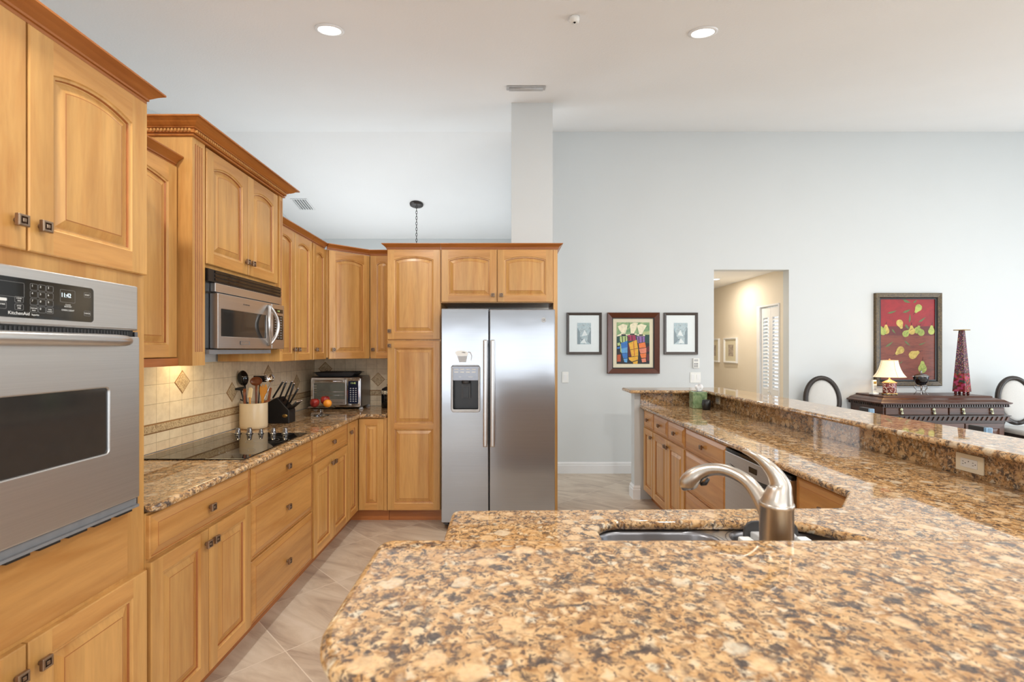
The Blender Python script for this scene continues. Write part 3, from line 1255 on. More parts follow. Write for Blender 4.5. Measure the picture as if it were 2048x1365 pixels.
# L-shaped corner base cabinet
cb = thing('corner_base_cabinet', 'maple corner base cabinet with two narrow doors in the inside corner', 'cabinet', (0, 0, 0))
m = MB()
m.prism([(-1.319, 3.824), (-1.319, 4.17), (-.995, 4.17), (-.995, 4.69), (-1.832, 4.69), (-1.832, 3.824)], 0, .105, 2)
m.prism([(-1.249, 3.824), (-1.249, YF), (-.995, YF), (-.995, 4.69), (-1.832, 4.69), (-1.832, 3.824)], .105, .882)
m.build('body', [M['wood_v'], M['wood_h'], M['kick']], cb)
o = frame_door(cb, 0.004, .244, .112, .874, False, (.034, .800), stile=.05)
o.location = (-1.249, 3.826, 0)
o.rotation_euler = (0, 0, RZ_L)
o = frame_door(cb, 0, .205, .112, .874, False, None, stile=.05)
o.location = (-1.226, YF, 0)

# right run, fronts face the left run; local x runs toward the camera
XR = 1.335


def right_unit(label, y_far, y_near, cat='cabinet', name='base_cabinet'):
    t = thing(name, label, cat, (XR, y_far, 0), RZ_R)
    w_ = y_far - y_near
    m = MB()
    m.box(0, .07, 0, w_, .62, .105, 2)
    m.box(0, 0, .105, w_, .62, .882)
    m.build('body', [M['wood_v'], M['wood_h'], M['kick']], t)
    return t, w_


r1, w_ = right_unit('narrow maple base cabinet at the far end of the bar', 4.735, 4.395)
slab_drawer(r1, .050, w_ - .004, .722, .874)
frame_door(r1, .050, w_ - .004, .112, .710, False, (w_ - .030, .655), stile=.05)
r2, w_ = right_unit('maple base cabinet with two small drawers and two doors', 4.393, 3.620)
for i in range(2):
    a, b = (.006, w_ / 2 - .002) if i == 0 else (w_ / 2 + .002, w_ - .006)
    slab_drawer(r2, a, b, .722, .874)
    frame_door(r2, a, b, .112, .710, False, ((w_ / 2 - .026) if i == 0 else (w_ / 2 + .026), .655))
r3, w_ = right_unit('maple three-drawer cabinet beside the dishwasher', 3.618, 2.925, 'drawers', 'drawer_cabinet')
slab_drawer(r3, .006, w_ - .006, .722, .874)
slab_drawer(r3, .006, w_ - .006, .428, .710)
slab_drawer(r3, .006, w_ - .006, .112, .416)
r4, w_ = right_unit('maple base cabinet between dishwasher and sink corner', 2.235, 1.790)
slab_drawer(r4, .006, w_ - .030, .690, .874)
frame_door(r4, .006, w_ - .030, .112, .680, False, None)

# dishwasher
dw = thing('dishwasher', 'stainless dishwasher under the right-hand granite counter', 'dishwasher', (XR, 2.922, 0), RZ_R)
w_ = .684
m = MB()
m.box(.004, .010, .02, w_ - .004, .60, .870)
m.build('tub', M['blk'], dw)
m = MB()
plate(m, rrect(.006, .110, w_ - .006, .852, .006), -.032, .008, 0, .004)
dd = m.build('door', M['steel'], dw)
m = MB()
plate(m, rrect(.295, .795, .375, .825, .003), -.034, -.031)
m.build('display', M['blk_gl'], dd)
m = MB()
# smile-shaped pocket handle
outer = [(.07 + (w_ - .14) * i / 20, .790 - .070 * math.sin(PI * i / 20)) for i in range(21)]
inner = [(.07 + (w_ - .14) * i / 20, .790 - .052 * math.sin(PI * i / 20) ** 1.0) for i in range(21)]
for i in range(20):
    a, b, c, d = outer[i], outer[i + 1], inner[i + 1], inner[i]
    m.loft([[(a[0], -.031, a[1]), (d[0], -.031, d[1]), (d[0], -.050, d[1]), (a[0], -.046, a[1])],
            [(b[0], -.031, b[1]), (c[0], -.031, c[1]), (c[0], -.050, c[1]), (b[0], -.046, b[1])]], 0, False, True)
m.build('handle', M['steel'], dd)
m = MB()
for i in range(20):
    c, d = inner[i + 1], inner[i]
    m.add([(d[0], -.0325, d[1]), (c[0], -.0325, c[1]), (c[0], -.0325, c[1] + .03 * math.sin(PI * (i + 1) / 20)), (d[0], -.0325, d[1] + .03 * math.sin(PI * i / 20))], [(0, 1, 2, 3)])
m.build('handle_recess', M['blk'], dd)
m = MB()
m.box(.006, -.028, .854, w_ - .006, .008, .870)
m.build('control_strip', M['blk_gl'], dw)
m = MB()
m.box(.006, .03, .005, w_ - .006, .10, .105)
m.build('kick_plate', M['blk'], dw)

# sink base cabinet; its doors face the refrigerator
sk = thing('sink_base_cabinet', 'maple sink base cabinet under the granite peninsula', 'cabinet', (1.322, 1.610, 0), PI)
w_ = 1.472
m = MB()
m.box(0, .07, 0, w_, .63, .105, 2)
m.box(0, 0, .105, .02, .63, .882)
m.box(w_ - .02, 0, .105, w_, .63, .882)
m.box(.02, 0, .105, w_ - .02, .63, .125)
m.box(.02, .61, .125, w_ - .02, .63, .882)
m.box(.02, 0, .125, w_ - .02, .018, .882)
m.build('body', [M['wood_v'], M['wood_h'], M['kick']], sk)
for i in range(3):
    a = .03 + i * .475
    slab_drawer(sk, a, a + .468, .722, .874, i == 2)
    frame_door(sk, a, a + .468, .112, .710, False, (a + (.44 if i != 1 else .03), .655))
# ------------------------------------------------------------------ granite tops
def slab(name, outlines, z0, t, label, cat, bev=.013):
    me = curve_mesh(outlines, t, bev, 3)
    m = MB()
    m.mesh(me, Matrix.Translation((0, 0, z0)), 0, True)
    o = m.build(name, M['granite'])
    try:
        o.data.set_sharp_from_angle(angle=math.radians(35))
    except Exception:
        pass
    return tag(o, label, cat)


def fillet(poly, rad):
    """round chosen corners of a plan outline: rad maps corner index to radius"""
    out = []
    n = len(poly)
    for i, p in enumerate(poly):
        r = rad.get(i, 0)
        if not r:
            out.append(p)
            continue
        P, A_, B_ = Vector(p), Vector(poly[i - 1]), Vector(poly[(i + 1) % n])
        d1, d2 = (A_ - P).normalized(), (B_ - P).normalized()
        ang = d1.angle(d2)
        tl = r / math.tan(ang / 2)
        c = P + (d1 + d2).normalized() * (r / math.sin(ang / 2))
        s, e = P + d1 * tl, P + d2 * tl
        a0, a1 = math.atan2(s.y - c.y, s.x - c.x), math.atan2(e.y - c.y, e.x - c.x)
        while a1 - a0 > PI:
            a1 -= 2 * PI
        while a1 - a0 < -PI:
            a1 += 2 * PI
        out += arc(c.x, c.y, r, a0, a1, 10)
    return out


CT, CB = .914, .884
lc = slab('granite_countertop', [fillet([(-1.834, 1.694), (-1.225, 1.694), (-1.206, 1.725), (-1.206, 4.055), (-.994, 4.055), (-.994, 4.691), (-1.834, 4.691)], {3: .02})],
          CB, .030, 'L-shaped granite countertop holding the cooktop and toaster oven', 'countertop')

SINK = [(.30, 1.30), (.36, 1.085), (.64, 1.10), (1.0, 1.10), (1.03, 1.30), (.80, 1.528), (.30, 1.528)]
hole = fillet([(.275, 1.10), (1.055, 1.10), (1.055, 1.36), (.90, 1.530), (.275, 1.530)], {0: .05, 1: .05, 2: .09, 3: .12, 4: .085})
mc_top = slab('granite_sink_countertop', [fillet([(-.178, .958), (1.970, .958), (1.970, 4.750), (1.290, 4.750), (1.290, 1.850), (1.135, 1.668), (-.178, 1.640)],
                                                 {3: .03, 4: .03, 5: .05, 6: .03}), hole],
              CB, .030, 'U-shaped lower granite countertop with the sink and faucet', 'countertop')
m = MB()
m.box(1.955, .975, CT + .0005, 1.971, 4.733, 1.036)
m.box(1.302, 4.735, CT + .0005, 1.971, 4.750, 1.036)
m.box(-.178, .956, CT + .0005, 1.955, .972, 1.036)
m.build('splash', M['granite'], mc_top)

bar = slab('granite_bar_top', [fillet([(-.254, .545), (2.24, .545), (2.24, 4.985), (1.168, 4.985), (1.168, 4.61), (1.862, 4.61), (1.862, .995), (-.254, .995)],
                                      {0: .15, 1: .04, 2: .05, 3: .05, 4: .05, 5: .06, 6: .06, 7: .035})],
           1.037, .030, 'raised granite bar top in the foreground running around the bar', 'countertop', .0145)

# ------------------------------------------------------------------ sink, faucet, caddy
sink = thing('kitchen_sink', 'double-bowl stainless sink set under the granite', 'sink', (0, 0, 0))


def bowl(x0, x1, y0, y1, depth, r):
    m = MB()
    L = []
    for k, (ins, z) in enumerate(((-.012, 0), (0, -.002), (.006, -.012), (.012, -depth * .8), (.022, -depth * .95), (.05, -depth))):
        L.append([(x, y, CB - .001 + z) for x, y in rrect(x0 + ins, y0 + ins, x1 - ins, y1 - ins, max(.02, r - ins * .5), 6)])
    m.loft(L, 0, True, False)
    m.add(L[-1], [list(range(len(L[-1])))], 0, True)
    return m.build('bowl', M['steel_d'], sink, fix=False)


bowl(.268, .640, 1.09, 1.538, .19, .09)
bowl(.670, 1.062, 1.09, 1.538, .17, .09)
m = MB()
for c in (.454, .866):
    pass
plate_me = curve_mesh([rrect(.24, 1.08, 1.075, 1.552, .05), rrect(.262, 1.098, .638, 1.546, .085)[::-1], rrect(.672, 1.098, 1.066, 1.546, .085)[::-1]], .003, 1e-5, 0)
m.mesh(plate_me, Matrix.Translation((0, 0, CB - .0045)))
m.build('rim', M['steel'], sink)
for c, dz in ((.454, .19), (.866, .17)):
    m = MB()
    m.lathe([(.045, 0), (.044, .004), (.030, .004), (.026, .0015), (.001, .0015)], 20, (c, 1.31, CB - .001 - dz))
    m.build('drain', M['chrome'], sink)

fa = thing('kitchen_faucet', 'brushed nickel single-lever pull-out faucet behind the bar', 'faucet', (.584, 1.058, CT))


def fpx(x, y, Y):
    return ((x - CX) / FPX * Y - .584, Y - 1.058, H - (y - CY) / FPX * Y - CT)


m = MB()
m.lathe([(.036, 0), (.036, .006), (.0335, .010), (.0335, .196), (.0348, .198), (.0348, .205), (.0335, .207)], 28)
m.build('body', M['nickel'], fa)
m = MB()
sp = [(1548, 1062, 1.066), (1533, 1022, 1.080), (1516, 990, 1.10), (1497, 966, 1.12), (1473, 950, 1.145), (1446, 940.5, 1.17), (1420, 940, 1.19), (1401, 946, 1.203), (1388, 954, 1.211), (1380, 962, 1.217), (1376, 969, 1.220), (1375, 975, 1.222), (1376, 978, 1.222)]
m.tube([fpx(*p) for p in sp], [.021, .0185, .0165, .0150, .0140, .0138, .0150, .0178, .0205, .0220, .0212, .0170, .0110], 24, sub=5)
spout = m.build('spout', M['nickel'], fa)
m = MB()
a, b = Vector(fpx(1402, 969, 1.20)), Vector(fpx(1417, 958, 1.185))
m.tube([a, (a + b) / 2 + Vector((0, -.004, -.004)), b], [.004, .005, .004], 8)
m.build('spray_button', M['blk'], spout)
m = MB()
lv = [(1553, 1014, 1.058), (1555, 1001, 1.058), (1558, 986, 1.058), (1560, 972, 1.059), (1555, 958, 1.061), (1546, 944, 1.065), (1533, 930, 1.072), (1517, 917, 1.083), (1500, 908, 1.098), (1486, 903, 1.112)]
m.tube([fpx(*p) for p in lv], [.0336, .0310, .0262, .0218, .0190, .0168, .0146, .0122, .0094, .0055], 28, sub=5, squash=[1, 1, 1, 1, .96, .9, .82, .72, .65, .6])
m.build('lever', M['nickel'], fa)

cd = thing('sink_caddy', 'dark grey sink caddy with white corner blocks behind the faucet', 'caddy', (.730, 1.330, CB - .168))
m = MB()
hh = .262
pl = [(-.075, .0), (.075, .0), (.075, hh - .03)] + [(.075 - .03 + .03 * math.cos(a), hh - .03 + .03 * math.sin(a)) for a in (.4, .8, 1.2, PI / 2)] + \
     [(-.045 + .03 * math.cos(a), hh - .03 + .03 * math.sin(a)) for a in (PI / 2, 1.9, 2.3, 2.7)] + [(-.075, hh - .03)]
m.prism(pl, .018, .026, 0, lambda a, b, c: (a, c, b))
m.build('back_plate', M['gry_d'], cd, bevel=.002)
m = MB()
m.prism([(-.05, -.02), (.05, -.02), (.06, .018), (-.06, .018)], .02, .235)
m.build('pocket', M['gry_l'], cd, bevel=.004)
for x in (-.078, .078):
    m = MB()
    m.box(x - .016, -.028, .0, x + .016, .016, .222)
    m.build('corner_block', M['white'], cd, bevel=.004)

# ------------------------------------------------------------------ cooktop
ct = thing('cooktop', 'black ceramic-glass electric cooktop with five chrome knobs', 'cooktop', (-1.53, 2.755, CT))
m = MB()
m.prism(rrect(-.262, -.375, .262, .375, .012), .0005, .006)
gl = m.build('glass_top', M['glass_ceran'], ct, bevel=.002)
m = MB()
for cx_, cy_, r in ((-.12, -.20, .10), (.13, -.20, .085), (-.12, .10, .085), (.13, .11, .11)):
    for q in (r, r * .62):
        n = 40
        v = []
        for rr_ in (q, q - .0016):
            v += [(cx_ + rr_ * math.cos(2 * PI * i / n), cy_ + rr_ * math.sin(2 * PI * i / n), .0064) for i in range(n)]
        m.add(v, [(i, (i + 1) % n, n + (i + 1) % n, n + i) for i in range(n)])
m.build('burner_rings', M['ink_g'], gl, fix=False)
for x in (-1.690, -1.617, -1.545, -1.467, -1.392):
    m = MB()
    s = .82 if abs(x + 1.545) < .01 else 1.0
    m.lathe([(.021 * s, 0), (.0215 * s, .003), (.017 * s, .006), (.0165 * s, .009), (.0125 * s, .036 * s), (.0105 * s, .0385 * s), (.001, .039 * s)], 20, (x + 1.53, .335, .006))
    m.build('knob', M['chrome_d'], ct)

# ------------------------------------------------------------------ microwave
mw = thing('microwave_oven', 'over-the-range steel microwave with a curved twin handle', 'microwave', (-1.437, 2.353, 0), RZ_L)
W = .756
m = MB()
m.box(0, .012, 1.452, W, .395, 1.838)
m.build('case', M['blk'], mw, bevel=.003)
m = MB()
m.box(0, -.008, 1.782, W, .012, 1.842)
for z in (1.790, 1.808, 1.826):
    m.box(.05, -.012, z, W - .004, -.008, z + .011, 1)
m.build('vent_grille', [M['blk'], M['blk_gl']], mw)
m = MB()
m.box(.045, -.014, 1.735, W - .004, .011, 1.779)
m.build('steel_band', M['steel'], mw, bevel=.002)
m = MB()
plate(m, rrect(.040, 1.455, .590, 1.728, .004), -.030, .011, 0, .003, [rrect(.068, 1.517, .525, 1.653, .004)])
md = m.build('door', M['steel'], mw)
m = MB()
plate(m, rrect(.066, 1.515, .527, 1.655, .004), -.0285, -.018)
m.build('window', M['glass_dark'], md)
m = MB()
plate(m, rrect(.240, 1.476, .335, 1.496, .002), -.0315, -.0295, 0, 0, [rrect(.242, 1.478, .333, 1.494, .0015)])
m.box(.240, -.0315, 1.476, .245, -.0295, 1.496)
m.build('emblem', M['gry'], md)
m = MB()
text_on(m, 'PROFESSIONAL', .010, .305, -.0302, 1.692)
m.build('lettering', M['ink_d'], md)
for s in (-1, 1):
    m = MB()
    pts = []
    for i in range(17):
        t_ = i / 16
        pts.append((.545 + s * .058 * math.sin(PI * t_), -.034 - .030 * math.sin(PI * t_) ** .6, 1.478 + .232 * t_))
    m.tube(pts, [.009] + [.0095] * 15 + [.009], 14, sub=2)
    m.build('handle', M['steel'], md)
m = MB()
plate(m, rrect(.593, 1.455, W - .001, 1.728, .004), -.030, .011, 0, .003)
cp = m.build('control_panel', M['steel'], mw)
m = MB()
plate(m, rrect(.612, 1.676, W - .022, 1.700, .002), -.0315, -.029)
plate(m, rrect(.612, 1.512, W - .022, 1.662, .003), -.0315, -.029)
kp = m.build('keypad', M['blk_gl'], mw)
m = MB()
for r in range(9):
    for c in range(3):
        plate(m, rrect(.625 + c * .036, 1.646 - r * .0158, .645 + c * .036, 1.653 - r * .0158, .002, 3), -.0320, -.0315)
m.build('button_legend', M['ink_g'], kp)
m = MB()
text_on(m, '11:42', .014, .674, -.0318, 1.688)
m.build('clock_digits', M['lcd_g'], kp)
m = MB()
m.box(0, -.012, 1.428, W - .14, .34, 1.450)
m.build('bottom_grille', M['gry'], mw)

# ------------------------------------------------------------------ refrigerator
fr = thing('refrigerator', 'side-by-side stainless refrigerator with ice and water dispenser', 'refrigerator', (-.516, 3.90, 0))
FW = .906
m = MB()
m.box(.006, .085, .035, FW - .006, .70, 1.762)
m.build('cabinet', M['gry_d'], fr)
m = MB()
plate(m, rrect(0, .072, .377, 1.778, .008), 0, .078, 0, .006, [rrect(.083, .955, .306, 1.322, .018)])
fl = m.build('freezer_door', M['steel_f'], fr)
m = MB()
plate(m, rrect(.385, .072, FW, 1.772, .008), 0, .078, 0, .006)
fd = m.build('fridge_door', M['steel_f'], fr)
for d, x in ((fl, .353), (fd, .410)):
    m = MB()
    plate(m, rrect(x - .017, .684, x + .017, 1.528, .008), -.062, -.040, 0, .0105)
    for z in (.72, 1.49):
        m.box(x - .010, -.042, z - .015, x + .010, .002, z + .015)
    m.build('handle', M['steel'], d)
m = MB()
c = .1945
# dispenser housing: frame, top console, dark recess
plate(m, rrect(.081, .953, .308, 1.324, .020), -.006, .006, 0, .004, [rrect(.094, .975, .295, 1.318, .010)])
m.build('dispenser_frame', M['gry_l'], fl)
m = MB()
plate(m, rrect(.092, 1.204, .297, 1.316, .008), -.004, .05, 0, .003)
m.prism([(-.012, .0), (-.012, .012), (.0, .020), (.0, .0)], .090, .299, 0, lambda a, b, z: (z, a, 1.304 + b))
rnd = random.Random(4)
for i in range(8):
    plate(m, rrect(.105 + (i % 4) * .046, 1.290 - (i // 4) * .022, .137 + (i % 4) * .046, 1.298 - (i // 4) * .022, .002, 3), -.0050, -.0035, 1)
text_on(m, 'ice', .016, .150, -.0046, 1.235, 1)
text_on(m, 'water', .016, .235, -.0046, 1.235, 1)
m.build('dispenser_console', [M['steel_d'], M['ink']], fl)
m = MB()
m.box(.092, .070, .970, .297, .076, 1.204)
m.box(.090, .006, .960, .094, .076, 1.204)
m.box(.295, .006, .960, .299, .076, 1.204)
m.box(.090, -.004, .958, .299, .076, .974)
m.build('dispenser_recess', M['blk'], fl)
m = MB()
m.lathe([(.034, 0), (.034, .022), (.028, .024)], 20, (c, .036, 1.180))
m.box(c - .036, .040, 1.060, c + .036, .058, 1.182)
m.box(c - .022, .030, 1.066, c + .022, .042, 1.150, 1)
m.build('dispenser_paddle', [M['gry_d'], M['blk']], fl)
m = MB()
for x in (.10, .80):
    m.box(x - .05, .03, 0.004, x + .05, .16, .050)
    m.lathe([(.022, -.02), (.022, .02)], 14, (0, 0, 0))
    m.xf(Matrix.Translation((x, .055, .022)) @ Matrix.Rotation(PI / 2, 4, 'Y'), len(m.v) - 28)
m.build('roller_foot', M['blk'], fr)
m = MB()
m.box(.02, .055, .036, FW - .02, .10, .068)
m.build('kick_grille', M['gry_d'], fr)
m = MB()
m.lathe([(.019, 0), (.019, .002), (.0165, .0024), (.001, .0024)], 24)
m.xf(Matrix.Translation((FW - .090, 0, 1.688)) @ Matrix.Rotation(PI / 2, 4, 'X'))
text_on(m, 'GE', .020, FW - .090, -.0026, 1.688, 1)
m.build('emblem', [M['gry_l'], M['ink_d']], fd)

# pitcher-shaped sticker on the freezer door
st = thing('pitcher_sticker', 'white pitcher-shaped sticker above the ice dispenser', 'sticker', (-.516, 3.8995, 0))
m = MB()
px0 = .110


def s_(x, z):
    return (px0 + x, 1.345 + z)


plate(m, [s_(0, .082), s_(.012, .094), s_(.045, .100), s_(.085, .094), s_(.105, .080), s_(.103, .066), s_(.098, .056), s_(.018, .056), s_(.008, .068)], -.0016, -.0002)
m.build('jug_lid', M['white'], st)
m = MB()
plate(m, [s_(.018, .055), s_(.098, .055), s_(.088, .006), s_(.034, .006)], -.0012, -.0002)
for i in range(8):
    m.box(px0 + .036 + i * .007, -.0016, 1.354, px0 + .0372 + i * .007, -.0011, 1.396, 1)
m.build('jug_body', [M['gry_l'], M['ink_g']], st)
m = MB()
pts = [s_(.100, .084), s_(.120, .078), s_(.130, .055), s_(.126, .022), s_(.130, .020), s_(.137, .055), s_(.126, .086), s_(.108, .092)]
plate(m, pts, -.0012, -.0002)
m.build('jug_handle', M['gry_l'], st)
m = MB()
plate(m, [s_(.050, .083), s_(.064, .088), s_(.086, .084), s_(.080, .078), s_(.064, .080)], -.0020, -.0016)
m.build('jug_logo', M['ink_g'], st)
# ------------------------------------------------------------------ things on the left counter
def WX(x, Y):
    return (x - CX) / FPX * Y


def WZ(y, Y):
    return H - (y - CY) / FPX * Y


# utensil crock and the utensils standing in it
KXc, KYc = -1.722, 3.345
ck = tag(MB().loft([[(r * a * math.cos(q), r * .92 * math.sin(q), z) for q in [2 * PI * i / 32 for i in range(32)]] for r, a, z in
                    ((.080, 1, 0), (.087, 1, .006), (.089, 1, .02), (.089, 1, .168), (.0875, 1, .174), (.083, 1, .174), (.081, 1, .168), (.081, 1, .012), (.001, 1, .012))], 0, True, True)
         .build('utensil_crock', M['cream'], loc=(KXc, KYc, CT + .001)), 'cream ceramic crock full of cooking utensils', 'crock')


def px_to(x, y, Y):
    return Vector((WX(x, Y) - KXc, Y - KYc, WZ(y, Y) - CT - .001))


def utensil(name, label, cat):
    return thing(name, label, cat, (KXc, KYc, CT + .0135))


def stick(t, a, b, r0, r1, mat, nm='handle'):
    m = MB()
    if nm == 'handle' and a.z < .1:
        q = math.hypot(b.x, b.y)
        s = min(1.0, .058 / max(q, 1e-4))
        rim = Vector((b.x * s, b.y * s, .160))
        low = Vector((b.x * s * .55, b.y * s * .55, .006))
        m.tube([low, rim, rim.lerp(b, .5), b], [r0, (r0 + r1) / 2, (r0 + r1) / 2, r1], 10)
    else:
        m.tube([a, (a + b) / 2, b], [r0, (r0 + r1) / 2, r1], 10)
    return m.build(nm, mat, t)


up0 = Vector((0, 0, .012))
M['wood_lt'] = wood('light_bamboo', rgb(226, 156, 62), rgb(204, 128, 44), True)
M['wood_br'] = wood('brown_wooden_spoon', rgb(150, 86, 48), rgb(120, 64, 34), True)
M['cream_s'] = plain('cream_silicone', rgb(240, 216, 168), 0.45)


def ellipsoid(t, nm, c, rx, ry, rz, mat, tilt=0.0, yaw=0.0):
    m = MB()
    m.sphere((0, 0, 0), 1.0, 18, 12, sq=(rx, ry, rz))
    m.xf(Matrix.Translation(c) @ Matrix.Rotation(yaw, 4, 'Z') @ Matrix.Rotation(tilt, 4, 'Y'))
    return m.build(nm, mat, t)


def bowl_head(t, nm, c, rx, rz, depth, mat, tilt=0.0, face=0.0):
    """hollow spoon bowl opening toward the camera"""
    m = MB()
    n = 20
    rings = []
    for k, (q, d) in enumerate(((1.0, 0), (.85, depth * .55), (.55, depth * .9), (.2, depth), (.01, depth))):
        rings.append([(rx * q * math.cos(2 * PI * i / n), d, rz * q * math.sin(2 * PI * i / n)) for i in range(n)])
    back = [[(x, y + .003, z) for x, y, z in r] for r in rings]
    m.loft(back[::-1] + rings, 0, True, True)
    m.xf(Matrix.Translation(c) @ Matrix.Rotation(face, 4, 'Z') @ Matrix.Rotation(tilt, 4, 'Y'))
    return m.build(nm, mat, t)


z12 = Vector((0, 0, -.0125))
t = utensil('ladle', 'glossy black ladle, tallest utensil in the crock', 'ladle')
c = px_to(486, 757, 3.36) + z12
bowl_head(t, 'bowl', c, .036, .054, -.030, M['blk_gl'], -.12)
stick(t, Vector((-.02, .0, .006)), c + Vector((.012, 0, -.045)), .005, .006, M['blk'])
t = utensil('spatula', 'black nylon turner leaning left in the crock', 'spatula')
c = px_to(480, 776, 3.32) + z12
m = MB()
m.prism([(-.040, -.004), (.03, .010), (.036, -.012), (.02, -.020), (-.038, -.016)], -.003, .003, 0, lambda a, b, q: (c.x + a, c.y + q, c.z + b))
m.build('blade', M['blk'], t, bevel=.002)
stick(t, Vector((-.01, -.03, .006)), c + Vector((.005, 0, -.012)), .005, .005, M['blk'])
t = utensil('slotted_spoon', 'grey slotted spoon hanging over the left rim of the crock', 'spoon')
c = px_to(474, 789, 3.40) + z12
bowl_head(t, 'bowl', c, .026, .036, .012, M['gry_d'], -.3)
stick(t, Vector((-.045, .0, .05)), c + Vector((.008, 0, -.03)), .005, .005, M['gry_d'])
t = utensil('wooden_spoon', 'round brown wooden spoon at the centre of the crock', 'spoon')
c = px_to(512, 763, 3.37) + z12
bowl_head(t, 'bowl', c, .042, .031, .012, M['wood_br'], -.1)
stick(t, Vector((-.015, .03, .006)), c + Vector((-.002, .008, -.028)), .006, .007, M['wood_br'])
t = utensil('wooden_utensil', 'plain brown wooden handle sticking up left of the cream spatula', 'utensil')
stick(t, Vector((-.035, -.01, .006)), px_to(489, 778, 3.30) + z12, .007, .009, M['wood_br'])
t = utensil('silicone_spatula', 'cream silicone spatula with a pale wooden handle', 'spatula')
c = px_to(500, 786, 3.29) + z12
m = MB()
m.prism([(-.016, -.034), (.013, -.036), (.020, .026), (.010, .036), (-.006, .034)], -.004, .004, 0, lambda a, b, q: (c.x + a, c.y + q, c.z + b))
m.build('blade', M['cream_s'], t, bevel=.003)
stick(t, Vector((-.03, -.055, .012)), c + Vector((0, 0, -.03)), .005, .006, M['wood_lt'])
t = utensil('bamboo_fork', 'orange bamboo spoon with a notched fork tip', 'spoon')
c = px_to(525, 782, 3.345) + z12
pl = [(-.006, -.080), (.008, -.080), (.013, -.04), (.030, -.008), (.033, .020), (.026, .042), (.019, .044), (.015, .026), (.010, .026), (.008, .040), (.001, .040),
      (-.001, .024), (-.006, .024), (-.009, .034), (-.016, .032), (-.020, .010), (-.018, -.018), (-.010, -.045)]
m = MB()
m.prism(pl, -.003, .003, 0, lambda a, b, q: (c.x + a, c.y + q, c.z + b))
m.build('head', M['wood_lt'], t, bevel=.001, seg=1)
stick(t, Vector((.01, -.05, .006)), c + Vector((.001, 0, -.075)), .006, .007, M['wood_lt'])
t = utensil('wooden_spatula', 'flat brown wooden spatula behind the bamboo fork', 'spatula')
c = px_to(538, 789, 3.355) + z12
m = MB()
m.prism([(-.014, -.05), (.006, -.05), (.020, .044), (.004, .046)], -.003, .003, 0, lambda a, b, q: (c.x + a, c.y + q, c.z + b))
m.build('blade', M['wood_br'], t, bevel=.002)
stick(t, Vector((.04, .01, .006)), c + Vector((-.004, 0, -.045)), .005, .006, M['wood_br'])
t = utensil('pasta_server', 'steel pasta server with short teeth at the back of the crock', 'pasta server')
c = px_to(541, 757, 3.41) + z12
bowl_head(t, 'bowl', c, .026, .032, .016, M['chrome'], .2)
for i in range(4):
    stick(t, c + Vector((-.022, .002, .020 - i * .012)), c + Vector((-.038, -.010, .022 - i * .012)), .003, .002, M['chrome'], 'tooth')
stick(t, Vector((.03, .04, .006)), c + Vector((0, .01, -.03)), .004, .004, M['chrome'])
t = utensil('turner', 'dark straight-edged turner standing at the back of the crock', 'turner')
c = px_to(520, 756, 3.42) + z12
m = MB()
m.box(c.x - .045, c.y - .002, c.z - .030, c.x + .045, c.y + .002, c.z + .014)
m.build('blade', M['blk'], t, bevel=.001, seg=1)
stick(t, Vector((0, .05, .006)), c + Vector((0, 0, -.028)), .004, .004, M['blk'])

# knife block, slots on a sloping top, knives pointing up and to the right
kb = thing('knife_block', 'black slanted knife block with a small oval badge', 'knife block', (-1.650, 3.610, CT + .001))
m = MB()
side = [(-.080, 0), (.080, 0), (.080, .105), (-.004, .205), (-.080, .150)]
# profile in local (x along the counter depth direction, z), thickness in y
m.prism([(-.085, 0), (.075, 0), (.075, .095), (.060, .110), (-.012, .190), (-.085, .150)], -.055, .055, 0, lambda a, b, q: (a, q, b))
m.build('block', M['blk'], kb, bevel=.004)
m = MB()
m.lathe([(.013, 0), (.012, .0015), (.001, .0015)], 20, (0, 0, 0), 0, 1.5, 1.0)
m.xf(Matrix.Translation((.045, -.0555, .055)) @ Matrix.Rotation(PI / 2, 4, 'X'))
m.build('badge', M['gold'], kb)
kd = Vector((.62, -.10, .78)).normalized()
kpos = [(558, 800, 3.57, 572, 765, 'long'), (566, 805, 3.60, 584, 764, 'long'), (573, 812, 3.58, 588, 768, 'long'), (546, 796, 3.62, 566, 764, 'a'),
        (580, 806, 3.66, 596, 778, 'b')]
labels = ['black-handled knife with steel cap, second from the left in the block', 'black-handled chef knife with steel cap, second from the right of the block',
          'black-handled knife with steel cap, third from the left in the block', 'black-handled slicer at the left end of the knife block',
          'short black-handled knife, rightmost in the upper row of the block']
for (xa, ya, Y, xb, yb, kind), lb in zip(kpos, labels):
    t = thing('kitchen_knife', lb, 'knife', (-1.650, 3.610, CT + .001), 0, 'knives in the knife block')
    a = Vector((WX(xa, Y) + 1.650, Y - 3.610, WZ(ya, Y) - CT - .001))
    b = Vector((WX(xb, Y) + 1.650, Y - 3.610, WZ(yb, Y) - CT - .001))
    m = MB()
    m.tube([a, a.lerp(b, .3), a.lerp(b, .7), b], [.009, .0085, .0095, .0095], 10, squash=.7)
    h = m.build('handle', M['blk'], t)
    m = MB()
    d = (b - a).normalized()
    m.tube([b - d * .002, b + d * .006, b + d * .008], [.0096, .0092, .005], 10, squash=.7)
    m.build('end_cap', M['chrome'], t)
    m = MB()
    m.tube([a - d * .05, a], [.0025, .004], 6)
    m.build('blade', M['steel'], t)
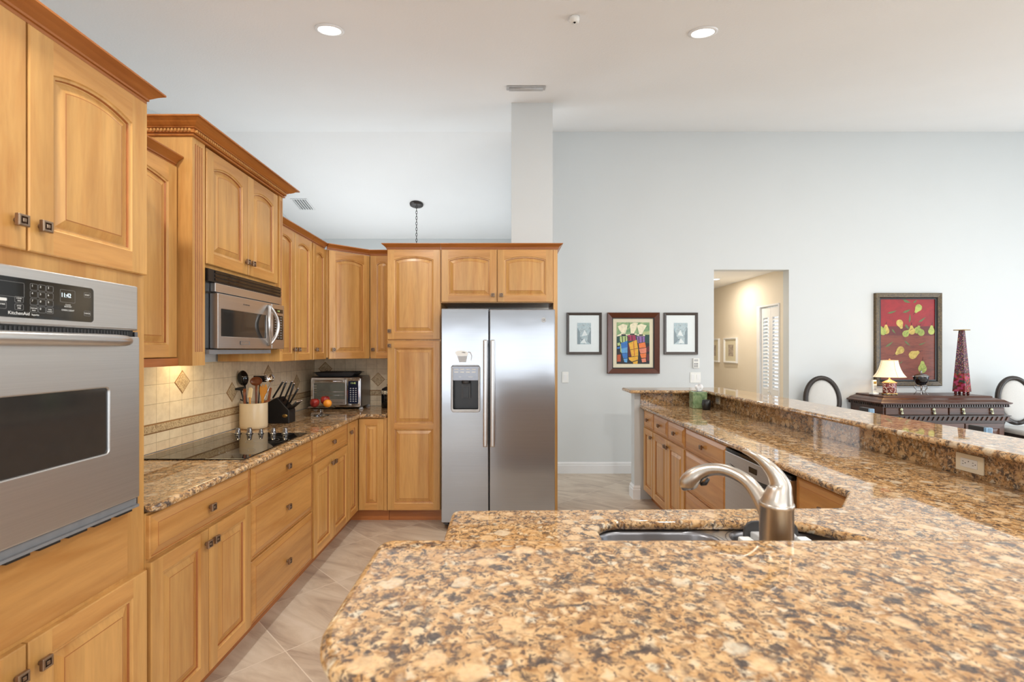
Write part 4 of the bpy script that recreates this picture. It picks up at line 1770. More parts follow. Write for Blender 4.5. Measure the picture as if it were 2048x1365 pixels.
for i in range(5):
    t = thing('steak_knife', 'small steel-capped steak knife in the lower row of the block', 'knife', (-1.650, 3.610, CT + .001), 0, 'steak knives in the lower row')
    a = Vector((.064 + .000 * i, -.040 + .02 * i, .100))
    b = a + Vector((.062, -.004, .055))
    m = MB()
    m.tube([a, b], [.006, .0068], 8)
    m.build('handle', M['blk'], t)
    m = MB()
    m.tube([b, b + (b - a).normalized() * .008], [.0070, .0062], 8)
    m.build('end_cap', M['chrome'], t)

# toaster oven
to = thing('toaster_oven', 'chrome toaster oven in the counter corner', 'toaster oven', (-1.752, 4.392, CT + .001))
TWd, TD, TZ0, TZ1 = .455, .285, .018, .292
m = MB()
sec = [(0, TZ0), (TD, TZ0), (TD, TZ1 - .03), (TD - .03, TZ1), (.03, TZ1), (.006, TZ1 - .012), (0, TZ1 - .035)]
m.prism(sec, 0, TWd, 0, lambda a, b, c: (c, a + .004, b))
m.build('case', M['steel_d'], to, bevel=.008, seg=3)
m = MB()
plate(m, rrect(.004, TZ0 + .004, TWd - .004, TZ1 - .006, .016), -.006, .006, 0, .004)
m.build('front_frame', M['chrome'], to)
m = MB()
plate(m, rrect(.022, TZ0 + .022, .322, TZ1 - .026, .010), -.014, -.006, 0, .003, [rrect(.034, .092, .310, TZ1 - .055, .006)])
d_ = m.build('door', M['steel'], to)
m = MB()
plate(m, rrect(.032, .090, .312, TZ1 - .053, .006), -.0125, -.008)
m.build('window', plain('toaster_glass', rgb(112, 114, 106), .08), d_)
m = MB()
m.tube([(.045, -.010, .252), (.052, -.032, .254), (.17, -.036, .254), (.292, -.032, .254), (.299, -.010, .252)], [.006, .0075, .008, .0075, .006], 12)
m.build('handle', M['chrome'], d_)
m = MB()
for i in range(2):
    m.tube([(.036, -.0135, .128 + i * .030), (.308, -.0135, .128 + i * .030)], .0016, 6)
for i in range(4):
    m.box(.036, -.0140, .150 + i * .020, .060, -.0128, .154 + i * .020)
m.build('rack', M['chrome'], d_)
m = MB()
text_on(m, 'CONVECTION  OVEN', .012, .235, -.0146, .062)
m.build('lettering', M['ink_d'], d_)
m = MB()
plate(m, rrect(.332, TZ0 + .020, TWd - .014, TZ1 - .024, .016), -.014, -.004, 0, .004)
pn_ = m.build('control_panel', M['chrome'], to)
m = MB()
plate(m, rrect(.343, TZ0 + .034, TWd - .024, TZ1 - .036, .010), -.0155, -.0125)
kp = m.build('keypad', plain('navy_keypad', rgb(22, 32, 56), .2), to)
m = MB()
for r in range(7):
    for q in range(3):
        m.lathe([(.0055, 0), (.005, .0012), (.001, .0012)], 10, (0, 0, 0), 0, 1.4, 1)
        n_ = 30
        m.xf(Matrix.Translation((.364 + q * .0235, -.0155, .075 + r * .019)) @ Matrix.Rotation(PI / 2, 4, 'X'), len(m.v) - n_)
m.build('button', M['gry_l'], kp)
m = MB()
text_on(m, '11:42', .021, .387, -.0158, .236)
m.build('clock_digits', M['lcd_g'], kp)
for x, y in ((.035, .03), (.035, .25), (.425, .03), (.425, .25)):
    m = MB()
    m.lathe([(.024, 0), (.018, .008), (.009, .024), (.007, .055)], 14, (x + (.020 if x > .3 else 0), y, 0))
    m.build('foot', M['gry_l'], to)

tr = thing('baking_tray', 'black baking tray lying on the toaster oven', 'tray', (-1.545, 4.535, CT + .2935))
m = MB()


def rc(hx, hy, z, r=.02):
    return [(x, y, z) for x, y in rrect(-hx, -hy, hx, hy, r, 4)]


m.loft([rc(.150, .105, .001), rc(.165, .115, .012), rc(.185, .125, .034), rc(.200, .135, .036), rc(.200, .135, .033), rc(.182, .123, .030), rc(.160, .112, .008), rc(.150, .105, .004)], 0, False, True)
m.build('pan', M['gry_d'], tr)
m = MB()
for i in range(18):
    x = -.165 + i * .0194
    m.tube([(x, -.118, .038), (x, .118, .038)], .0022, 6)
for y in (-.118, 0, .118):
    m.tube([(-.172, y, .0385), (.172, y, .0385)], .003, 6)
m.build('rack', M['blk'], tr)

# fruit stand
fs = thing('fruit_stand', 'low clear glass pedestal dish holding fruit', 'dish', (-1.500, 3.985, CT + .001))
gt = NT('clear_glass')
gt.set(Roughness=0.02)
gt.b.inputs['Transmission Weight'].default_value = 1.0
gt.b.inputs['IOR'].default_value = 1.45
M['glass'] = gt.m
m = MB()
m.lathe([(.060, 0), (.060, .003), (.030, .008), (.012, .018), (.010, .030), (.016, .040), (.010, .048), (.020, .056), (.022, .058)], 28)
m.build('stem', M['glass'], fs)
m = MB()
m.lathe([(.022, .058), (.100, .062), (.110, .070), (.109, .073), (.098, .066), (.001, .0635)], 32)
m.build('plate', M['glass'], fs)


def fruitmat(name, c1, c2):
    t_ = NT(name)
    v = t_.coords(scale=(9, 9, 9), rnd=True)
    t_.col(t_.ramp(t_.noise(v, 2.2, 3, .5, .6), [(0.35, c1), (0.65, c2)]))
    t_.set(Roughness=.25)
    return t_.m


M['apple'] = fruitmat('red_apple_skin', rgb(122, 26, 30), rgb(176, 58, 46))
M['orange'] = fruitmat('orange_peel', rgb(240, 132, 30), rgb(250, 168, 60))
M['stem'] = plain('fruit_stem', rgb(82, 60, 36), .7)
for (nm, lb, x, y, r, mt) in (('apple', 'dark red apple on the left of the glass dish', -.056, .0, .038, 'apple'), ('apple', 'red apple at the back of the glass dish', .012, .048, .038, 'apple'),
                              ('orange', 'orange on the right of the glass dish', .056, -.020, .034, 'orange')):
    zz = .068 if nm == 'apple' else .0675
    t = thing(nm, lb, 'fruit', (-1.500 + x, 3.985 + y, CT + zz + (.016 if y > .03 else 0)))
    m = MB()
    if nm == 'apple':
        m.lathe([(.001, .004), (.014, .0), (.030, .014), (.038, .036), (.036, .056), (.024, .068), (.010, .066), (.002, .058)], 20)
    else:
        m.sphere((0, 0, .034), .034, 20, 14, sq=(1, 1, .95))
    m.build('flesh', M[mt], t)
    m = MB()
    m.tube([(0, 0, .057 if nm == 'apple' else .0655), (.004, 0, .078 if nm == 'apple' else .068)], .0016, 6)
    m.build('stem', M['stem'], t)

# black canister with a circle-patterned band
cn = thing('canister', 'black glass canister with white ringed band beside the pantry', 'canister', (-1.085, 4.53, CT + .001))
m = MB()
m.lathe([(.062, 0), (.066, .004), (.066, .125), (.062, .130)], 28)
m.build('jar', M['blk_gl'], cn)
m = MB()
m.lathe([(.0675, .128), (.0675, .160)], 28, cap=True)
b_ = m.build('band', M['ivory'], cn)
m = MB()
for i in range(12):
    a = 2 * PI * i / 12
    st0 = len(m.v)
    k = 16
    v = []
    for r in (.0125, .0075):
        v += [(r * .8 * math.cos(2 * PI * j / k), r * math.sin(2 * PI * j / k), 0) for j in range(k)]
    m.add(v, [(j, (j + 1) % k, k + (j + 1) % k, k + j) for j in range(k)])
    m.xf(Matrix.Translation((.0682 * math.cos(a), .0682 * math.sin(a), .144)) @ Matrix.Rotation(a + PI / 2, 4, 'Z') @ Matrix.Rotation(PI / 2, 4, 'X'), st0)
m.build('ring_pattern', M['blk'], b_, fix=False)
m = MB()
m.lathe([(.064, .160), (.060, .176), (.030, .192), (.012, .194), (.012, .202), (.018, .212), (.010, .220), (.001, .221)], 24)
m.build('lid', M['blk'], cn)

# ------------------------------------------------------------------ things on the bar
tb = thing('tissue_box', 'green square tissue box in the bar corner', 'tissue box', (1.772, 4.520, CT + .001), -.10)
m = MB()
m.prism(rrect(-.063, -.063, .063, .063, .004, 2), 0, .150)
gtile = fruitmat('green_glass_cover', rgb(98, 124, 84), rgb(150, 170, 126))
m.build('cover', gtile, tb, bevel=.003)
m = MB()
m.prism(rrect(-.040, -.025, .040, .025, .02, 4), .1501, .1512)
m.build('slot', M['blk'], tb)
m = MB()
v = []
R_ = random.Random(3)
for k, (w2, z, oy) in enumerate(((.018, .150, 0), (.030, .172, .006), (.038, .192, -.004), (.030, .208, .006), (.012, .216, 0))):
    v.append([(-w2 + 2 * w2 * i / 6 + .010, oy + .010 * math.sin(i * 2.1 + k), z + .006 * math.sin(i * 1.7 + k)) for i in range(7)])
v2 = [[(x, y + .002, z) for x, y, z in r][::-1] for r in v]
m.loft([a + b for a, b in zip(v, v2)], 0, True, True)
m.build('tissue', plain('white_tissue', rgb(244, 244, 246), .9, var=.01), tb)
cp_ = tag(MB().lathe([(.030, 0), (.033, .003), (.040, .050), (.034, .088), (.030, .088), (.029, .080), (.030, .01), (.001, .01)], 26)
          .build('candle_cup', M['blk'], loc=(1.785, 4.365, CT + .001)), 'small black tapered cup in front of the green tissue box', 'cup')


def outlet(label, y0, y1, z0, z1, horizontal=True, ir=RZ_R, x=1.9545):
    t = thing('power_outlet', label, 'outlet', (x, y1, (z0 + z1) / 2), ir)
    w2, h2 = (y1 - y0), (z1 - z0)
    m = MB()
    plate(m, rrect(0, -h2 / 2, w2, h2 / 2, .004), -.006, 0, 0, .002)
    p = m.build('cover_plate', M['ivory'], t)
    m = MB()
    plate(m, rrect(w2 * .20, -h2 * .25, w2 * .80, h2 * .25, .002), -.0085, -.005, 0, .001)
    f_ = m.build('receptacle', M['white'], t)
    m = MB()
    for cx_ in (.32, .68):
        s_x = w2 * cx_
        for dz in (-.0055, .0055):
            m.box(s_x - .006, -.0092, dz - .001, s_x + .001, -.0083, dz + .001)
        m.box(s_x + .006, -.0092, -.0018, s_x + .010, -.0083, .0018)
    m.box(w2 * .485, -.0092, .006, w2 * .515, -.0083, .010)
    m.build('slot', M['ink_d'], f_)
    return t


outlet('ivory outlet plate on the granite splash, nearest the viewer', 2.000, 2.124, .934, 1.008)
outlet('small ivory outlet plate beside the tissue box', 4.470, 4.560, .950, 1.018)

# ------------------------------------------------------------------ wall things (far wall at y = 5.75)
WY = 5.749
KB = WY / FPX


def BXx(x):
    return (x - CX) * KB


def BZz(y):
    return H - (y - CY) * KB


def switch_plate(label, x0, y0, x1, y1, n, name='light_switch', cat='switch'):
    t = thing(name, label, cat, ((BXx(x0) + BXx(x1)) / 2, WY, (BZz(y0) + BZz(y1)) / 2))
    w2, h2 = (BXx(x1) - BXx(x0)) / 2, (BZz(y0) - BZz(y1)) / 2
    m = MB()
    plate(m, rrect(-w2, -h2, w2, h2, .004), -.006, 0, 0, .002)
    p = m.build('cover_plate', M['white'], t)
    for i in range(n):
        m = MB()
        cx_ = -w2 + (2 * w2) * (i + .5) / n
        m.prism([(-.006, -.033), (-.011, .033), (-.004, .033), (-.004, -.033)], cx_ - .016, cx_ + .016, 0, lambda a, b, q: (q, a, b))
        m.build('rocker', M['trimw'], p)
    return t


switch_plate('single white light switch right of the refrigerator', 1124, 744, 1137, 766, 1)
switch_plate('double white light switch below the keypad', 1380, 745, 1401, 766, 2)
kp_ = thing('wall_keypad', 'small white alarm keypad on the wall above the double switch', 'keypad', (BXx(1391.5), WY, BZz(727)))
m = MB()
plate(m, rrect(-.036, -.058, .036, .058, .006), -.018, 0, 0, .004)
p_ = m.build('case', M['white'], kp_)
m = MB()
plate(m, rrect(-.026, .022, .020, .046, .003), -.0186, -.0178)
m.build('screen', M['gry_l'], p_)
m = MB()
for r in range(3):
    for q in range(3):
        plate(m, rrect(-.026 + q * .016, -.046 + r * .018, -.014 + q * .016, -.034 + r * .018, .002, 2), -.0195, -.0178)
m.build('button', M['gry'], p_)


def picture(name, label, x0, y0, x1, y1, fw, frame_mats, Y=WY, depth=.025, lip=0.0, cat='picture', prof=None):
    t = thing(name, label, cat, ((x0 + x1) / 2, Y, (y0 + y1) / 2))
    hw, hh = (x1 - x0) / 2, (y1 - y0) / 2
    m = MB()
    L = lambda d, y: [(-hw + d, y, -hh + d), (hw - d, y, -hh + d), (hw - d, y, hh - d), (-hw + d, y, hh - d)]
    pr = prof or [(0, 0), (0, -depth), (fw * .15, -depth - .002), (fw * .85, -depth * .75), (fw, -depth * .6), (fw, -.004)]
    m.loft([L(d, y) for d, y in pr], [min(i // 3, len(frame_mats) - 1) if len(frame_mats) > 1 else 0 for i in range(len(pr) - 1)], False, False)
    m.build('frame', frame_mats, t)
    return t, hw - fw, hh - fw


M['mat_bl'] = plain('pale_blue_mount', rgb(232, 240, 242), .7, var=.01)
M['mat_cr'] = plain('cream_mount', rgb(224, 216, 190), .7, var=.02)


def artmat(name, stops, scale, dist=1.5, rough=.5, st=(1, 1, 1)):
    t_ = NT(name)
    v = t_.coords(scale=st)
    t_.col(t_.ramp(t_.noise(v, scale, 4, .6, dist), stops))
    t_.set(Roughness=rough)
    return t_.m


etch = artmat('blue_grey_etching', [(.35, rgb(130, 148, 158)), (.5, rgb(196, 212, 216)), (.6, rgb(150, 178, 190)), (.7, rgb(236, 242, 242))], 26)
fm = [plain('charcoal_brown_frame', rgb(72, 64, 60), .4)]
for (a, b, c, d, lb) in ((1133, 626, 1203, 709.5, 'small blue-grey print in dark frame, next to the refrigerator'), (1327, 626, 1394.5, 709.5, 'small blue-grey print in dark frame, next to the hall opening')):
    t, hw, hh = picture('framed_print', lb, BXx(a), BZz(d), BXx(c), BZz(b), .030, fm)
    m = MB()
    m.box(-hw, -.010, -hh, hw, -.006, hh)
    m.build('mount', M['mat_bl'], t)
    m = MB()
    k = 1 if a < 1200 else -1
    m.box(-.080, -.0115, -.125, .080, -.0102, .125, 0)
    # sketchy hills and buildings
    for pl, mi in (([(-.08, -.125), (-.045, -.125), (-.050, .02), (-.08, .07)], 1), ([(.08, -.125), (.035, -.09), (.055, .0), (.08, .055)], 1),
                   ([(-.03, -.03), (.005, .045), (.04, -.02)], 2), ([(-.045, -.11), (.0, -.055), (.03, -.115)], 2)):
        m.prism([(k * x, z) for x, z in pl], -.0122, -.0114, mi, lambda x, z, q: (x, q, z))
    m.build('print', [etch, plain('etching_shade', rgb(140, 156, 164), .6), plain('etching_light', rgb(228, 236, 238), .6)], t)

# colourful painting of three figures in wide hats
t, hw, hh = picture('framed_painting', 'colourful painting of three hatted figures in a wide brown frame', BXx(1213.5), BZz(747.5), BXx(1317.5), BZz(626), .070,
                    [plain('reddish_brown_frame', rgb(88, 44, 26), .28), plain('black_frame_lip', rgb(20, 18, 18), .4)],
                    prof=[(0, 0), (0, -.040), (.006, -.046), (.058, -.024), (.060, -.020), (.070, -.020), (.070, -.004)])
m = MB()
m.box(-hw, -.012, -hh, hw, -.006, hh)
m.build('mount', M['mat_cr'], t)
P = {}


def pm(k, c):
    if k not in P:
        P[k] = plain('painting_' + k, c, .45, var=.12, nscale=40)
    return P[k]


cols = [artmat('painting_misty_green', [(.35, rgb(86, 132, 96)), (.5, rgb(150, 178, 130)), (.62, rgb(196, 196, 140))], 7), pm('black', rgb(28, 24, 30)), pm('blue', rgb(48, 112, 186)),
        pm('light_blue', rgb(96, 160, 210)), pm('yellow', rgb(224, 170, 52)), pm('orange', rgb(226, 120, 60)), pm('coral', rgb(222, 132, 104)), pm('purple', rgb(142, 104, 168)),
        pm('magenta', rgb(160, 48, 86)), pm('lime', rgb(176, 198, 130)), pm('cream', rgb(234, 226, 196)), pm('dark_green', rgb(30, 70, 64)), pm('maroon', rgb(92, 26, 40)), pm('rust', rgb(188, 84, 44))]
m = MB()
aw, ah = .192, .243


def A2(px, py):
    """position inside the picture, from the zoomed photo (px 808..1197, py 392..888)"""
    return ((px - 1002.5) / 389 * 2 * aw, (640 - py) / 496 * 2 * ah)


m.box(-aw, -.0138, -ah, aw, -.012, ah, 0)
lay = [0]


def blob(pts, mi):
    lay[0] += 1
    y = -.0139 - lay[0] * .00004
    m.prism([A2(*p) for p in pts], y - .0006, y + .0002, mi, lambda x, z, q: (x, q, z))


blob([(808, 545), (1197, 540), (1197, 888), (808, 888)], 11)
blob([(808, 640), (1197, 640), (1197, 888), (808, 888)], 1)
for pts, mi in (
    ([(822, 440), (880, 410), (935, 425), (930, 470), (912, 520), (868, 520), (838, 480)], 10), ([(965, 420), (1010, 395), (1060, 400), (1040, 470), (1012, 525), (975, 520)], 10),
    ([(1050, 430), (1100, 410), (1165, 430), (1130, 490), (1110, 530), (1075, 530)], 10),
    ([(808, 552), (868, 520), (938, 538), (935, 550), (870, 548), (815, 560)], 10), ([(930, 545), (972, 522), (1045, 528), (1050, 540), (980, 540)], 10), ([(1040, 548), (1080, 526), (1145, 545), (1145, 556), (1070, 552)], 10),
    ([(862, 534), (915, 534), (918, 550), (866, 548)], 1), ([(962, 528), (1020, 526), (1022, 542), (966, 540)], 1), ([(1072, 536), (1120, 536), (1122, 552), (1074, 550)], 1),
    ([(845, 560), (930, 556), (935, 610), (880, 640), (848, 620)], 9), ([(868, 560), (878, 560), (885, 640), (876, 640)], 1), ([(905, 560), (913, 560), (915, 620), (907, 625)], 1),
    ([(860, 640), (935, 612), (938, 700), (862, 700)], 2), ([(852, 705), (936, 690), (936, 755), (870, 760)], 3), ([(870, 765), (936, 758), (936, 820), (885, 822)], 2), ([(888, 828), (936, 824), (932, 872), (900, 868)], 3),
    ([(850, 655), (858, 650), (866, 760), (852, 740)], 9),
    ([(940, 545), (1030, 545), (1036, 605), (945, 615)], 8), ([(948, 560), (958, 560), (960, 610), (950, 612)], 1), ([(985, 548), (993, 548), (995, 608), (987, 608)], 1),
    ([(950, 640), (1045, 600), (1060, 700), (958, 720)], 4), ([(955, 725), (1062, 705), (1064, 790), (985, 800)], 4), ([(948, 812), (1062, 795), (1060, 838), (990, 862), (958, 840)], 4), ([(1000, 868), (1058, 848), (1055, 888), (1005, 888)], 4),
    ([(940, 650), (950, 640), (985, 800), (948, 800)], 12), ([(1005, 620), (1013, 618), (1022, 790), (1014, 792)], 13),
    ([(1045, 560), (1140, 560), (1142, 625), (1060, 640)], 7), ([(1065, 565), (1074, 565), (1078, 635), (1068, 635)], 1), ([(1105, 562), (1113, 562), (1115, 628), (1107, 630)], 1),
    ([(1068, 645), (1145, 630), (1156, 690), (1075, 700)], 5), ([(1072, 708), (1160, 695), (1160, 755), (1090, 765)], 6), ([(1085, 770), (1158, 760), (1155, 815), (1100, 818)], 5), ([(1100, 828), (1152, 822), (1158, 865), (1110, 870)], 6),
    ([(812, 690), (850, 680), (850, 705), (815, 710)], 2), ([(815, 780), (855, 775), (855, 860), (812, 862)], 13), ([(1165, 690), (1197, 670), (1197, 740), (1168, 745)], 12), ([(1162, 775), (1190, 770), (1195, 850), (1165, 850)], 12),
    ([(1165, 570), (1185, 570), (1185, 610), (1165, 610)], 11), ([(815, 640), (848, 632), (846, 668), (818, 672)], 9),
):
    blob(pts, mi)
m.build('canvas', cols, t)

# painting of pears
M['pfr'] = artmat('antique_bronze_frame', [(.35, rgb(48, 36, 22)), (.5, rgb(84, 66, 36)), (.65, rgb(112, 92, 52))], 60, rough=.4)
t, hw, hh = picture('pear_painting', 'tall painting of green pears on red and brown in a bronze frame', BXx(1747), BZz(772), BXx(1880), BZz(587), .072, [M['pfr'], M['blk']],
                    prof=[(0, 0), (0, -.030), (.008, -.036), (.050, -.030), (.060, -.018), (.072, -.018), (.072, -.004)])
m = MB()
red = artmat('pear_painting_red', [(.3, rgb(132, 18, 26)), (.7, rgb(160, 26, 32))], 8)
brn = artmat('pear_painting_brown', [(.3, rgb(98, 44, 30)), (.55, rgb(128, 60, 40)), (.75, rgb(112, 66, 50))], 5, st=(1, 1, 5))
dkm = artmat('pear_painting_dark_red', [(.3, rgb(104, 24, 24)), (.7, rgb(90, 34, 28))], 6)
pg = artmat('pear_green', [(.35, rgb(122, 140, 58)), (.6, rgb(176, 184, 92))], 16)
py_ = artmat('pear_yellow', [(.35, rgb(168, 142, 60)), (.6, rgb(206, 182, 96))], 16)
lf = pm('leaf_green', rgb(86, 102, 48))
pstem = pm('pear_stem', rgb(60, 24, 20))


def Q2(px, py):
    """from the zoomed photo: canvas spans px 727..1160, py 155..800"""
    return ((px - 943.5) / 433 * 2 * hw, (477.5 - py) / 645 * 2 * hh)


def qpoly(pts, mi, y):
    m.prism([Q2(*p) for p in pts], y - .0006, y + .0004, mi, lambda x, z, q: (x, q, z))


qpoly([(727, 155), (1160, 155), (1160, 372), (727, 372)], 0, -.010)
qpoly([(727, 372), (1160, 372), (1160, 445), (727, 445)], 1, -.010)
qpoly([(727, 445), (1160, 445), (1160, 800), (727, 800)], 2, -.010)


def pear(cx_, cy_, s, ang, mi, y=-.0108):
    half = [(0, -1), (.32, -.97), (.62, -.82), (.86, -.52), (.98, -.15), (.98, .2), (.86, .55), (.66, .88), (.50, 1.18), (.43, 1.45), (.36, 1.66), (.20, 1.80), (0, 1.84)]
    pts = [(x * s, z * s) for x, z in half] + [(-x * s, z * s) for x, z in half[-2:0:-1]]
    ca, sa = math.cos(ang), math.sin(ang)
    p2 = [(cx_ + x * ca - z * sa, cy_ - (x * sa + z * ca)) for x, z in pts]
    qpoly(p2, mi, y)
    tx, tz = 0, s * 1.9
    st_ = [(-2, tz), (2, tz), (6, tz + s * .8), (4, tz + s * .85)]
    qpoly([(cx_ + x * ca - z * sa, cy_ - (x * sa + z * ca)) for x, z in st_], 6, y - .0005)


def leaf(x0, y0, x1, y1, wd, mi=5):
    dx, dy = x1 - x0, y1 - y0
    l = math.hypot(dx, dy)
    nx, ny = -dy / l * wd, dx / l * wd
    qpoly([(x0, y0), (x0 + dx * .35 + nx, y0 + dy * .35 + ny), (x0 + dx * .7 + nx * .7, y0 + dy * .7 + ny * .7), (x1, y1), (x0 + dx * .6 - nx * .4, y0 + dy * .6 - ny * .4), (x0 + dx * .3 - nx * .6, y0 + dy * .3 - ny * .6)], mi, -.0106)


for a_ in ((1032, 222, 27, 2.55, 3), (880, 345, 27, 3.5, 4), (748, 415, 27, .5, 3), (772, 408, 27, .0, 4), (928, 432, 26, -.9, 3), (978, 412, 26, .1, 4), (1018, 405, 24, -.5, 3), (1052, 422, 27, .6, 3),
           (1134, 412, 26, -.05, 3), (888, 562, 29, 2.3, 4), (985, 602, 32, -1.1, 4), (1062, 712, 34, .0, 3)):
    pear(*a_, y=-.0108 - .0001 * (a_[0] % 7))
for a_ in ((905, 156, 968, 182, 14), (990, 185, 1018, 157, 8), (782, 268, 858, 245, 10), (905, 262, 968, 235, 12), (958, 345, 962, 268, 10), (1030, 340, 1088, 298, 10), (925, 355, 958, 395, 12), (818, 392, 850, 430, 9),
           (765, 540, 830, 492, 10), (918, 485, 968, 530, 9), (1030, 522, 1090, 500, 7), (880, 672, 905, 650, 5)):
    leaf(*a_)
m.build('canvas', [red, dkm, brn, pg, py_, lf, pstem], t)

# ------------------------------------------------------------------ hall
hx = OX1 - .001
for (ya, yb, lb) in ((7.01, 7.42, 'white-framed print on the hall wall, nearer the louvred closet'), (7.60, 8.02, 'white-framed print on the hall wall, half hidden by the opening edge')):
    t = thing('hall_print', lb, 'picture', (hx, yb, 1.44), RZ_R, 'white framed prints in the hall')
    w2 = yb - ya
    m = MB()
    L = lambda d, y: [(d, y, -.185 + d), (w2 - d, y, -.185 + d), (w2 - d, y, .185 - d), (d, y, .185 - d)]
    m.loft([L(0, 0), L(0, -.028), L(.010, -.030), L(.026, -.022), L(.026, -.004)], 0, False, False)
    m.build('frame', M['trimw'], t)
    m = MB()
    m.box(.026, -.010, -.159, w2 - .026, -.004, .159)
    m.build('mount', M['mat_cr'], t)
    m = MB()
    m.box(w2 * .32, -.0115, -.085, w2 * .70, -.010, .085)
    m.build('print', artmat('sepia_print', [(.35, rgb(150, 136, 122)), (.65, rgb(196, 184, 170))], 20), t)

dr_ = MB()
dr_.box(OX1 - .012, 5.945, 0.0, OX1 - .0005, 5.957, 2.0)
dr_.box(OX1 - .012, 6.395, 0.0, OX1 + .05, 6.470, 2.0)
dr_.box(OX1 - .012, 5.945, 2.0, OX1 - .0005, 6.470, 2.02)
struct(dr_, 'trim_3', M['trimw'])
door1 = MB()
for (a, b) in ((5.956, 6.170), (6.176, 6.392)):
    door1.box(OX1 + .012, a, 0.01, OX1 + .040, a + .042, 1.985)
    door1.box(OX1 + .012, b - .042, 0.01, OX1 + .040, b, 1.985)
    for z0_, z1_ in ((.01, .16), (.86, .95), (1.86, 1.985)):
        door1.box(OX1 + .012, a + .042, z0_, OX1 + .040, b - .042, z1_)
    for z0_, z1_ in ((.16, .86), (.95, 1.86)):
        k = int((z1_ - z0_) / .044)
        for i in range(k):
            z = z0_ + (i + .5) * (z1_ - z0_) / k
            door1.prism([(OX1 + .008, z - .020), (OX1 + .014, z - .021), (OX1 + .038, z + .008), (OX1 + .034, z + .010)], a + .042, b - .042, 0, lambda p, q, r: (p, r, q))
struct(door1, 'door_1', M['trimw'])
m = MB()
m.lathe([(.008, 0), (.006, .012), (.013, .020), (.012, .028), (.001, .030)], 14)
m.xf(Matrix.Translation((OX1 + .012, 6.19, .92)) @ Matrix.Rotation(-PI / 2, 4, 'Y'))
m.build('door_handle', M['white'], bpy.data.objects['door_1'])


CAN = 25


def can_light(label, x, y, z, r, tilt=0.0, power=CAN, col=(1, .97, .92)):
    t = thing('recessed_light', label, 'ceiling light', (x, y, z), 0, None)
    t.rotation_euler = (tilt, 0, 0)
    m = MB()
    m.lathe([(r, -.001), (r * .99, -.006), (r * .80, -.009), (r * .76, -.006), (r * .74, .0)], 32, cap=False)
    m.build('trim_ring', M['trimw'], t)
    m = MB()
    m.lathe([(r * .76, -.005), (r * .74, -.0045), (.001, -.0045)], 32)
    m.build('lens', M['lamp_on'], t)
    d = bpy.data.lights.new('can_lamp', 'AREA')
    d.shape = 'DISK'
    d.size = r * 1.4
    d.energy = power
    d.color = col
    o = bpy.data.objects.new('can_lamp', d)
    COL.objects.link(o)
    o.parent = t
    o.location = (0, 0, -.012)


TA = math.atan(SL)
can_light('lit recessed ceiling light on the left, above the cabinets', WX(659, 3.03), 3.03, ceil_z(3.03), .088, TA, 9)
can_light('lit recessed ceiling light on the right side of the ceiling', WX(1406, 3.066), 3.066, ceil_z(3.066), .088, TA, 9)
can_light('lit recessed light in the hall ceiling', 2.86, 6.70, 2.419, .075, 0, 11, (1, .90, .77))


def vent(label, x, y, wx, wy, tilt, n, along='x'):
    t = thing('ceiling_vent', label, 'vent', (x, y, ceil_z(y) - .001), 0)
    t.rotation_euler = (tilt, 0, 0)
    m = MB()
    pl = rrect(-wx / 2, -wy / 2, wx / 2, wy / 2, .004)
    me = curve_mesh([pl, rrect(-wx / 2 + .025, -wy / 2 + .02, wx / 2 - .025, wy / 2 - .02, .002)[::-1]], .006, .002, 1)
    m.mesh(me, Matrix.Translation((0, 0, -.008)))
    m.build('frame', M['gry_l'] if along == 'x' else M['trimw'], t)
    m = MB()
    if along == 'x':
        for i in range(n):
            yy = -wy / 2 + .02 + (i + .5) * (wy - .04) / n
            m.tube([(-wx / 2 + .022, yy, -.010), (wx / 2 - .022, yy, -.010)], (wy - .04) / n * .42, 10)
    else:
        for i in range(n):
            xx = -wx / 2 + .025 + (i + .5) * (wx - .05) / n
            m.box(xx - .008, -wy / 2 + .02, -.010, xx + .006, wy / 2 - .02, -.004)
    m.build('slat', M['gry_l'] if along == 'x' else M['trimw'], t)
    m = MB()
    m.box(-wx / 2 + .022, -wy / 2 + .018, -.0025, wx / 2 - .022, wy / 2 - .018, -.0005)
    m.build('backing', M['gry'], t)


vent('narrow slotted ceiling vent above the square column', WX(1052, 4.14), 4.14, .330, .105, TA, 2)
vent('square white ceiling vent above the corner cabinets', WX(606, 7.42), 7.42, .245, .34, -TA, 5, 'y')

sn = thing('motion_sensor', 'small white ceiling sensor with a dark eye', 'sensor', (WX(1149, 2.86), 2.86, ceil_z(2.86)))
sn.rotation_euler = (TA, 0, 0)
m = MB()
m.box(-.034, .020, -.008, .034, .052, -.0005)
m.build('bracket', M['trimw'], sn, bevel=.002)
m = MB()
m.lathe([(.030, -.001), (.030, -.014), (.027, -.030), (.020, -.034), (.001, -.034)], 24)
m.build('housing', M['white'], sn)
m = MB()
m.sphere((0, -.012, -.032), .0085, 12, 8)
m.build('eye', M['blk_gl'], sn)

